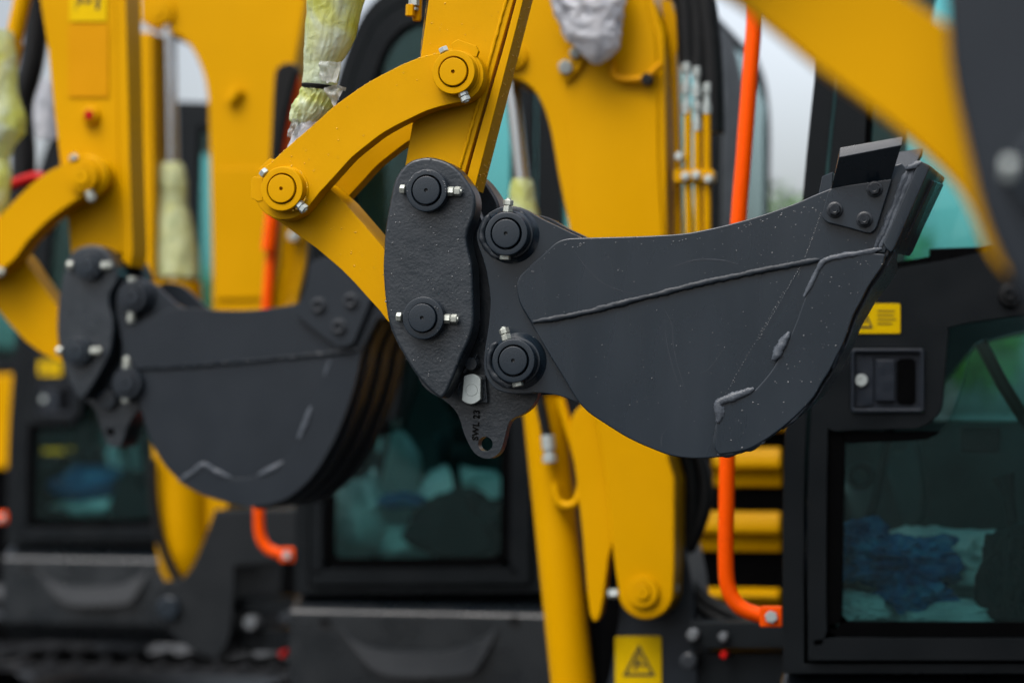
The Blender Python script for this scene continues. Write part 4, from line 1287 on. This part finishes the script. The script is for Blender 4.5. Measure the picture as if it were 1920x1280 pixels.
# ---- orange grab rail
mb = MB()
RP = sm([(1422, -60), (1416, 20), (1404, 170), (1394, 300), (1385, 410), (1373, 600), (1365, 800), (1362, 950), (1361, 1060), (1367, 1106), (1386, 1136), (1418, 1151), (1452, 1155)], 5, False)
mb.tube([P(x, y, VD + 0.02) for x, y in RP], 0.0148, 18)
rail = mb.build('grab_rail', M_orange, e2)
mb = MB().plate(rrect(1424, 1136, 1466, 1175, 4), VD + 0.0, VD + 0.012, 0.002, 1)
mb.build('rail_bracket', M_orange, rail)
mb = MB()
mb.hexa(P(1446, 1156, VD - 0.012), P(1446, 1156, VD - 0.001), 0.012)
mb.build('rail_bolt', M_zinc2, rail)
# ---- seat and console
mb = MB().plate(sm([(1850, 1080), (1880, 1030), (2000, 1010), (2120, 1010), (2140, 1060), (2140, 1160), (1870, 1160)], 4), VD + 0.25, VD + 0.72, 0.02, 3, pv=VD)
mb.plate(sm([(2110, 1020), (2130, 560), (2160, 440), (2210, 440), (2230, 560), (2200, 1030)], 4), VD + 0.25, VD + 0.72, 0.02, 3, pv=VD)
mb.plate([(1960, 1162), (2110, 1162), (2110, 1234), (1960, 1234)], VD + 0.35, VD + 0.62, 0.01, 1, pv=VD)
seat = mb.build('seat', M_seat, e2)
mb = MB().plate(sm([(1840, 1160), (1850, 1060), (1880, 1000), (1910, 985), (1940, 1000), (1950, 1050), (1990, 1080), (2000, 1160)], 4), VD + 0.10, VD + 0.22, 0.01, 2, pv=VD)
mb.tube([P(1900, 990, VD + 0.16), P(1890, 930, VD + 0.16), P(1880, 890, VD + 0.16)], [0.012, 0.012, 0.022], 12)
mb.build('control_lever', M_seat, seat)
mb = MB().plate(sm([(1600, 870), (1640, 860), (1665, 830), (1680, 990), (1640, 1010)], 3), VD + 0.70, VD + 0.84, 0.01, 1, pv=VD)
mb.build('dashboard', M_inner, cab)
mb = MB().tube([P(1616, 1010, VD + 0.3), P(1640, 940, VD + 0.3), P(1668, 800, VD + 0.3), P(1676, 720, VD + 0.3)], 0.010, 10)
mb.build('travel_lever', M_seat, cab)
mb = MB().lathe(P(1612, 892, VD + 0.3), [(0.012, 0.01), (0.022, 0.0), (0.028, 0.006), (0.028, 0.03)], 24)
mb.build('air_vent', M_seat, cab)
mb = MB().plate(rrect(1800, 800, 1875, 850, 4), VD + 0.50, VD + 0.56, 0.004, 1)
mb.build('monitor', M_seat, cab)
mb = MB().plate([(1500, 1060), (1850, 1060), (1850, 1236), (1500, 1236)], VD + 0.72, VD + 0.86, 0.01, 1, pv=VD)
mb.build('side_console', M_inner, cab)
mb = MB().tube([P(1838, 640, VD + 0.05), P(1880, 720, VD + 0.06), P(1930, 800, VD + 0.07)], 0.012, 10)
mb.build('door_strut', M_rub, door)
# ---- undercarriage
def track(parent):
    c0, c1 = P(1250, 1900, VD), P(2750, 1900, VD)
    zc, r = 0.24, 0.22
    xa, xb = c0.x, c1.x
    loop, inner = [], []
    for i in range(25):
        a = math.pi / 2 + math.pi * i / 24
        loop.append((xa + r * math.cos(a), zc + r * math.sin(a)))
    for i in range(25):
        a = -math.pi / 2 + math.pi * i / 24
        loop.append((xb + r * math.cos(a), zc + r * math.sin(a)))
    k = 0.86
    inner = [((xa if x < (xa + xb) / 2 else xb) + (x - (xa if x < (xa + xb) / 2 else xb)) * k, zc + (z - zc) * k) for x, z in loop]
    v0, v1 = VD + 0.05, VD + 0.40
    w = lambda q, v: [Vector((x, v, z)) for x, z in q]
    mb = MB().prism3(w(loop, v0), w(loop, v1), 0.004, 1, 0, [(w(inner, v0), w(inner, v1))])
    n = int((xb - xa) / 0.1)
    for s_ in (1, -1):
        for i in range(n):
            x = xa + (xb - xa) * (i + .5) / n
            z = zc + s_ * (r + 0.012)
            q = [(x - 0.022, z - 0.013), (x + 0.022, z - 0.013), (x + 0.014, z + 0.013), (x - 0.014, z + 0.013)]
            mb.prism3(w(q, v0 - 0.01), w(q, v1 + 0.01), 0.002, 1)
    t = mb.build('track', M_track, parent)
    mb = MB()
    for i in range(5):
        x = xa + (xb - xa) * i / 4
        mb.lathe(Vector((x, VD + 0.07, zc)), [(0, 0), (0.06, 0.0), (0.07, 0.02), (0.17 if i in (0, 4) else 0.09, 0.03), (0.17 if i in (0, 4) else 0.09, 0.3)], 28)
    mb.prism3([Vector((xa, VD + 0.12, zc - 0.08)), Vector((xb, VD + 0.12, zc - 0.08)), Vector((xb, VD + 0.12, zc + 0.08)), Vector((xa, VD + 0.12, zc + 0.08))],
              [Vector((xa, VD + 1.3, zc - 0.08)), Vector((xb, VD + 1.3, zc - 0.08)), Vector((xb, VD + 1.3, zc + 0.08)), Vector((xa, VD + 1.3, zc + 0.08))], 0.01, 1)
    mb.build('roller', M_track, t)
    mb = MB().plate([(1200, 1560), (3000, 1560), (3000, 1660), (1200, 1660)], VD + 0.42, VD + 1.2, 0.02, 2, pv=VD)
    mb.build('turntable', M_gap, t)
    return t


trk = track(e2)

# ================================================================== further excavators in the row
e3 = thing('excavator', e2.location + D3, 'blurred excavator whose middle cab glass is full of pale plastic covers', 'excavator')
e4 = thing('excavator', e2.location + D4, 'blurred excavator at lower left, cab partly hidden by the hanging left bucket', 'excavator')
e5 = thing('excavator', e2.location + D5, 'hazy farthest excavator at the left edge, only a slab of yellow hood showing', 'excavator')
for e, D in ((e3, D3), (e4, D4), (e5, D5)):
    for part in (cab, door, skirt, hood, rail, seat, trk):
        copy_part(part, e, D)

# the two nearest machines stand with their cabs beyond the right edge of the picture
D1 = P(793, 596, 3.497) - P(143, 658, V2)
D0 = P(1985, 318, VN) - P(143, 658, V2)
D1.z = D0.z = 0.0
for e, D in ((e1, D1), (e0, D0)):
    for part in (cab, door, skirt, hood, rail, seat, trk):
        copy_part(part, e, D)

# ---- boom and fittings of the middle excavator
V3 = VD + D3.y + 0.62
B3 = sm([(262, -40), (262, 30), (268, 44), (300, 62), (330, 66), (352, 82), (373, 118), (388, 175), (393, 300), (398, 560), (396, 760), (360, 940), (350, 990)], 3, False) + arc(388, 1000, 38, 180, 0, 10) + [(430, 900), (470, 760), (492, 600), (505, 440), (524, 300), (548, 150), (574, 0), (560, -140), (480, -300), (200, -520), (-120, -560), (-140, -480), (150, -420), (240, -260), (262, -140)]
mb = MB().plate(B3, V3, V3 + 0.22, 0.006, 3)
bm3 = mb.build('boom', M_yelb, e3)
pin_set(bm3, 297, 22, V3 - 0.02, 27, 14, M_yelb, 0.02, gap=False, base=[(30, 0.021)])
mb = MB().tube([P(432, 192, V3 - 0.01), P(440, 182, V3 - 0.012), P(448, 168, V3 - 0.01)], 0.018, 12)
mb.build('boom_lug', M_yelb, bm3)
mb = MB().plate([(400, 316), (520, 316), (500, 560), (404, 560)], V3 - 0.008, V3 - 0.0004, 0.003, 2)
mb.build('boom_side_plate', M_yelb, bm3)
mb = MB().plate([(259, 60), (284, 60), (287, 300), (287, 600), (262, 600)], V3 - 0.06, V3 + 0.10, 0.004, 2)
mb.build('cylinder_guard', M_yelb, bm3)
for x in (540, 556, 574):
    mb = MB().tube([P(x, 420, V3 + 0.05), P(x - 8, 500, V3 + 0.05), P(x - 40, 640, V3 + 0.05)], 0.013, 12)
    mb.build('hydraulic_pipe', M_yelb, bm3)
for x, y in ((565, 424), (548, 442), (582, 420), (492, 395)):
    mb = MB().lathe(P(x, y, V3 + 0.0), [(0, 0), (0.012, 0.001), (0.015, 0.005), (0.015, 0.03)], 20)
    mb.build('pipe_clamp_bolt', M_zinc2, bm3)
p0, p1, p2 = P(348, 1085, V3 + 0.02), P(326, 530, V3 + 0.02), P(316, 40, V3 + 0.02)
mb = MB().lathe(p0, [(0, -0.06), (0.04, -0.05), (0.075, 0.03), (0.082, 0.10), (0.082, (p1 - p0).length), (0, (p1 - p0).length)], 40, axis=p1 - p0)
c3 = mb.build('boom_cylinder', M_yelb, e3)
mb = MB().lathe(p1, [(0, 0), (0.022, 0), (0.022, (p2 - p1).length), (0, (p2 - p1).length)], 28, axis=p2 - p1)
mb.build('cylinder_rod', M_chrome, c3)
mb = MB().tube([P(x, y, V3 - 0.08) for x, y in sm([(286, 860), (288, 930), (298, 1000), (314, 1048), (334, 1086), (356, 1110)], 4, False)], 0.014, 12)
mb.build('cylinder_hose', M_rub, c3)
w4 = wrap('protective_film', [(306, 300, 340), (320, 293, 346), (345, 292, 350), (365, 296, 350), (385, 294, 350), (420, 290, 360), (470, 288, 368), (520, 288, 372)], V3 + 0.02, M_film2, 0.9, 0.10, 21.0, seg=56, rows=5)
tag(w4, 'dull green film sleeve round an upright chrome rod between the two left yellow booms', 'plastic film', 'films wrapped round cylinders')
mb = MB().plate(sm([(402, 955, 1), (556, 955, 1), (556, 1050, 1), (440, 1062, 1), (432, 1190), (405, 1236, 1), (352, 1214), (292, 1150), (300, 1094), (342, 1084), (372, 1036)], 3), V3 - 0.12, V3 + 0.3, 0.006, 2)
s3 = mb.build('swing_bracket', M_cab2, e3)
mb = MB().lathe(P(314, 1140, V3 - 0.14), [(0, 0), (0.03, 0.001), (0.034, 0.005), (0.034, 0.03)], 28)
mb.build('bracket_pin', M_dark, s3)
mb = MB()
mb.plate(rrect(440, 1120, 560, 1150, 5), V3 - 0.06, V3 + 0.1, 0.004, 1)
mb.plate(rrect(450, 1180, 560, 1220, 5), V3 - 0.04, V3 + 0.1, 0.004, 1)
mb.build('frame_bracket', M_cab, s3)
for x, y, m_, r in ((468, 1168, M_bolt2, .022), (528, 1226, M_red, .010), (533, 1160, M_bolt, .02)):
    mb = MB().lathe(P(x, y, V3 - 0.09), [(0, 0), (r * .8, 0.001), (r, 0.006), (r, 0.05)], 20)
    mb.build('frame_plug' if m_ is M_red else 'frame_bolt', m_, s3)
# black mirror arm beside the middle rail
mb = MB().tube([P(x, y, VD + D3.y + 0.0) for x, y in sm([(503, 470), (512, 400), (524, 310), (536, 240), (546, 190), (552, 160), (550, 138)], 5, False)], 0.019, 14)
mb.build('mirror_rail', M_orange, e3)
mb = MB().plate(sm([(514, 150), (522, 126), (543, 118), (556, 130), (546, 160), (530, 230), (518, 310), (510, 390), (502, 390), (508, 260)], 3), VD + D3.y - 0.07, VD + D3.y - 0.03, 0.008, 2)
mb.build('mirror', M_rub, e3)

# ---- what lies inside the cabs
def mpx(x, y, k):      # photo pixel of a further cab for a pixel of the near cab
    return (-1450 + (x + 1450) / k, 783 + (y - 783) / k)


tag(crumple('plastic_sheet', P(1618, 1010, VD + 0.16), (0.045, 0.05, 0.030), M_blue, 3, amp=0.7), 'small blue plastic fold, topmost behind the left side of the right cab glass', 'plastic sheet')
tag(crumple('plastic_sheet', P(1690, 1052, VD + 0.20), (0.095, 0.10, 0.045), M_blue, 41, amp=0.7), 'largest crumpled blue plastic sheet inside the cab at the right edge', 'plastic sheet')
tag(crumple('plastic_sheet', P(1712, 1112, VD + 0.14), (0.055, 0.05, 0.035), M_blue, 47, amp=0.8), 'small blue plastic fold lying lowest behind the right cab glass', 'plastic sheet')
tag(crumple('seat_cover', P(1760, 1052, VD + 0.42), (0.16, 0.10, 0.06), M_cover, 17, amp=0.5), 'pale plastic cover behind the blue sheet in the right cab', 'seat cover')
tag(crumple('seat_cover', P(1612, 1140, VD + 0.12), (0.055, 0.06, 0.028), M_cover, 57, amp=0.5), 'low pale plastic cover in the lower left corner of the right cab glass', 'seat cover')
tag(crumple('seat_cover', P(1790, 1150, VD + 0.14), (0.10, 0.06, 0.022), M_cover, 59, amp=0.5), 'low pale plastic cover beside the black bag in the right cab', 'seat cover')
tag(crumple('bag', P(1892, 1090, VD + 0.12), (0.05, 0.06, 0.085), M_seat, 61, amp=0.45), 'black bag standing upright behind the right cab glass at the photo edge', 'bag')
V3D = VD + D3.y
tag(crumple('seat_cover', P(676, 970, V3D + 0.25), (0.085, 0.10, 0.10), M_cover, 5), 'pale plastic cover in the lower left corner of the middle cab glass', 'seat cover')
tag(crumple('seat_cover', P(742, 905, V3D + 0.45), (0.06, 0.10, 0.12), M_cover, 8), 'pale pointed plastic cover standing between two others in the middle cab', 'seat cover')
tag(crumple('seat_cover', P(868, 925, V3D + 0.35), (0.12, 0.10, 0.07), M_cover, 9), 'pale domed plastic cover over the black seat in the middle cab', 'seat cover')
tag(crumple('seat_cover', P(768, 1015, V3D + 0.3), (0.10, 0.10, 0.045), M_cover, 13), 'low pale plastic cover along the bottom of the middle cab glass', 'seat cover')
tag(crumple('plastic_sheet', P(752, 938, V3D + 0.2), (0.06, 0.05, 0.02), M_blue, 15), 'dark blue plastic fold between the pale covers in the middle cab', 'plastic sheet')
tag(crumple('bundle', P(868, 985, V3D + 0.22), (0.13, 0.08, 0.085), M_seat, 19), 'black rounded bundle on the seat in the middle cab', 'bundle')
V4D = VD + D4.y
tag(crumple('plastic_sheet', P(175, 908, V4D + 0.3), (0.14, 0.10, 0.06), M_blue, 23), 'blue plastic sheet inside the lower left cab', 'plastic sheet')
tag(crumple('seat_cover', P(190, 950, V4D + 0.3), (0.16, 0.10, 0.03), M_cover, 29), 'flat pale green cover below the blue sheet in the lower left cab', 'seat cover')
tag(crumple('seat_cover', P(235, 875, V4D + 0.45), (0.055, 0.06, 0.10), M_cover, 31), 'upright pale cover right of the blue sheet in the lower left cab', 'seat cover')

# ---- things hung behind the left arm
mb = MB().tube([P(x, y, V2 + 0.6) for x, y in sm([(40, 430), (45, 300), (40, 200), (60, 120), (70, 30), (62, -60)], 5, False)], 0.03, 14)
hs = mb.build('hydraulic_hose', M_rub, e3)
tag(wrap('wrapped_hose', [(-40, 20, 66), (0, 22, 64), (40, 18, 68), (80, 24, 62), (120, 30, 66)], V2 + 0.7, M_white, 0.8, 0.16, 41.0, seg=48, rows=5), 'grey white crumpled wrapping above the yellow film in the top left corner', 'plastic film')
tag(wrap('wrapped_hose', [(150, 72, 98), (190, 62, 104), (230, 64, 106), (260, 70, 108)], V2 + 0.9, M_white, 0.8, 0.16, 43.0, seg=48, rows=5), 'grey white wrapping peeking out just left of the blurred left arm', 'plastic film')
mb = MB().tube([P(x, y, V2 + 0.5) for x, y in sm([(14, 350), (40, 340), (70, 332), (90, 340)], 4, False)], 0.014, 12)
mb.build('hose_cap', M_red, e3)

# ================================================================== setting
def sheet(name, m, z, x0, x1, y0, y1):
    t = bmesh.new()
    t.faces.new([t.verts.new((x0, y0, z)), t.verts.new((x1, y0, z)), t.verts.new((x1, y1, z)), t.verts.new((x0, y1, z))])
    return tag(MB().take(t).build(name, m), kind='structure')


sheet('ground', M_ground, 0.0, -600, 600, -400, 900)


def tree(px, py_top, dist, w, seed, label):
    random.seed(seed)
    d = ray(px, 783)
    base = CAM + d * (dist / d.y)
    base.z = 0
    dd = ray(px, py_top)
    h = (CAM + dd * (dist / dd.y)).z
    e = thing('tree', base, label, 'tree', 'trees behind the machines')
    mb = MB().tube([base, base + Vector((0.05, 0, h * .3)), base + Vector((0.1, 0, h * .75))], [0.16, 0.12, 0.04], 10)
    for i in range(5):
        a = i * 1.3
        mb.tube([base + Vector((0.05, 0, h * (.25 + .09 * i))), base + Vector((math.cos(a) * w * .35, math.sin(a) * w * .35, h * (.42 + .09 * i)))], [0.05, 0.02], 7)
    mb.build('trunk', M_bark, e)
    t = bmesh.new()
    cl = [(Vector((random.uniform(-.6, .6) * w, random.uniform(-.6, .6) * w, h * random.uniform(.28, .82))), random.uniform(.25, .45) * w) for _ in range(16)]
    for i in range(2600):
        c, r = random.choice(cl)
        n = Vector((random.gauss(0, 1), random.gauss(0, 1), random.gauss(0, 1))).normalized()
        p = base + c + n * r * random.uniform(.55, 1.05)
        if p.z > h:
            continue
        u = Vector((random.gauss(0, 1), random.gauss(0, 1), random.gauss(0, 1))).normalized()
        v = n.cross(u).normalized()
        s = random.uniform(.05, .11)
        t.faces.new([t.verts.new(p + u * s), t.verts.new(p + v * s * .5), t.verts.new(p - u * s), t.verts.new(p - v * s * .5)])
    MB().take(t).build('crown', M_leaf, e)


tree(1478, 255, 27, 1.3, 1, 'green tree seen in the gap between the orange rail and the right cab post')
tree(1425, 330, 29, 1.2, 2, 'lower tree left of the one in the gap, partly behind the orange rail')
tree(1560, 300, 26, 1.4, 3, 'tree mostly hidden behind the front post of the right cab')
tree(1720, 420, 28, 1.5, 4, 'tree seen dimly through the glass of the right cab')
tree(1000, 420, 30, 1.5, 5, 'tree behind the chrome rod of the middle boom')
tree(330, 430, 30, 1.6, 6, 'tree far behind the left boom')

# ================================================================== light
w = bpy.data.worlds.new('World')
sc.world = w
w.use_nodes = True
N, L = w.node_tree.nodes, w.node_tree.links
sky = N.new('ShaderNodeTexSky')
sky.sky_type = 'NISHITA'
sky.sun_disc = False
EL, AZ = math.radians(58), math.radians(205)
sky.sun_elevation = EL
sky.sun_rotation = AZ
sky.air_density = 1.0
sky.dust_density = 5.0
sky.altitude = 100
hs_ = N.new('ShaderNodeHueSaturation')
hs_.inputs['Saturation'].default_value = 0.42
L.new(sky.outputs['Color'], hs_.inputs['Color'])
# overcast: the cloud is brighter overhead than near the horizon
tcw = N.new('ShaderNodeTexCoord')
sx = N.new('ShaderNodeSeparateXYZ')
L.new(tcw.outputs['Generated'], sx.inputs['Vector'])
mrw = N.new('ShaderNodeMapRange')
mrw.inputs['From Min'].default_value, mrw.inputs['From Max'].default_value = 0.0, 1.0
mrw.inputs['To Min'].default_value, mrw.inputs['To Max'].default_value = 0.72, 1.75
L.new(sx.outputs['Z'], mrw.inputs['Value'])
vm = N.new('ShaderNodeVectorMath')
vm.operation = 'SCALE'
L.new(hs_.outputs['Color'], vm.inputs[0])
cl = N.new('ShaderNodeTexNoise')
cl.noise_dimensions = '4D'
cl.inputs['W'].default_value = 1.3
cl.inputs['Scale'].default_value = 2.2
cl.inputs['Detail'].default_value = 3
cl.inputs['Roughness'].default_value = 0.5
L.new(tcw.outputs['Generated'], cl.inputs['Vector'])
mrc = N.new('ShaderNodeMapRange')
mrc.inputs['From Min'].default_value, mrc.inputs['From Max'].default_value = 0.32, 0.68
mrc.inputs['To Min'].default_value, mrc.inputs['To Max'].default_value = 0.50, 1.50
L.new(cl.outputs['Fac'], mrc.inputs['Value'])
mmw = N.new('ShaderNodeMath')
mmw.operation = 'MULTIPLY'
L.new(mrw.outputs['Result'], mmw.inputs[0])
L.new(mrc.outputs['Result'], mmw.inputs[1])
L.new(mmw.outputs['Value'], vm.inputs['Scale'])
L.new(vm.outputs['Vector'], N['Background'].inputs['Color'])
N['Background'].inputs['Strength'].default_value = 0.15
sd = bpy.data.lights.new('sun', 'SUN')
sd.energy = 0.5
sd.angle = math.radians(50)
sd.color = (1.0, 0.97, 0.93)
so = bpy.data.objects.new('sun', sd)
C.objects.link(so)
# direction towards the sun: rotation is measured from +Y towards +X
to_sun = Vector((math.sin(AZ) * math.cos(EL), math.cos(AZ) * math.cos(EL), math.sin(EL)))
so.rotation_euler = to_sun.to_track_quat('Z', 'Y').to_euler()
so.location = (0, -3, 8)

sc.view_settings.view_transform = 'Standard'
sc.view_settings.look = 'None'
sc.view_settings.exposure = 0.79
sc.view_settings.gamma = 1.0
sc.view_settings.use_curve_mapping = False
sc.render.engine = 'CYCLES'
sc.cycles.use_denoising = True
sc.cycles.max_bounces = 8
sc.cycles.transparent_max_bounces = 16
sc.cycles.caustics_reflective = False
sc.cycles.caustics_refractive = False
sc.cycles.sample_clamp_indirect = 4
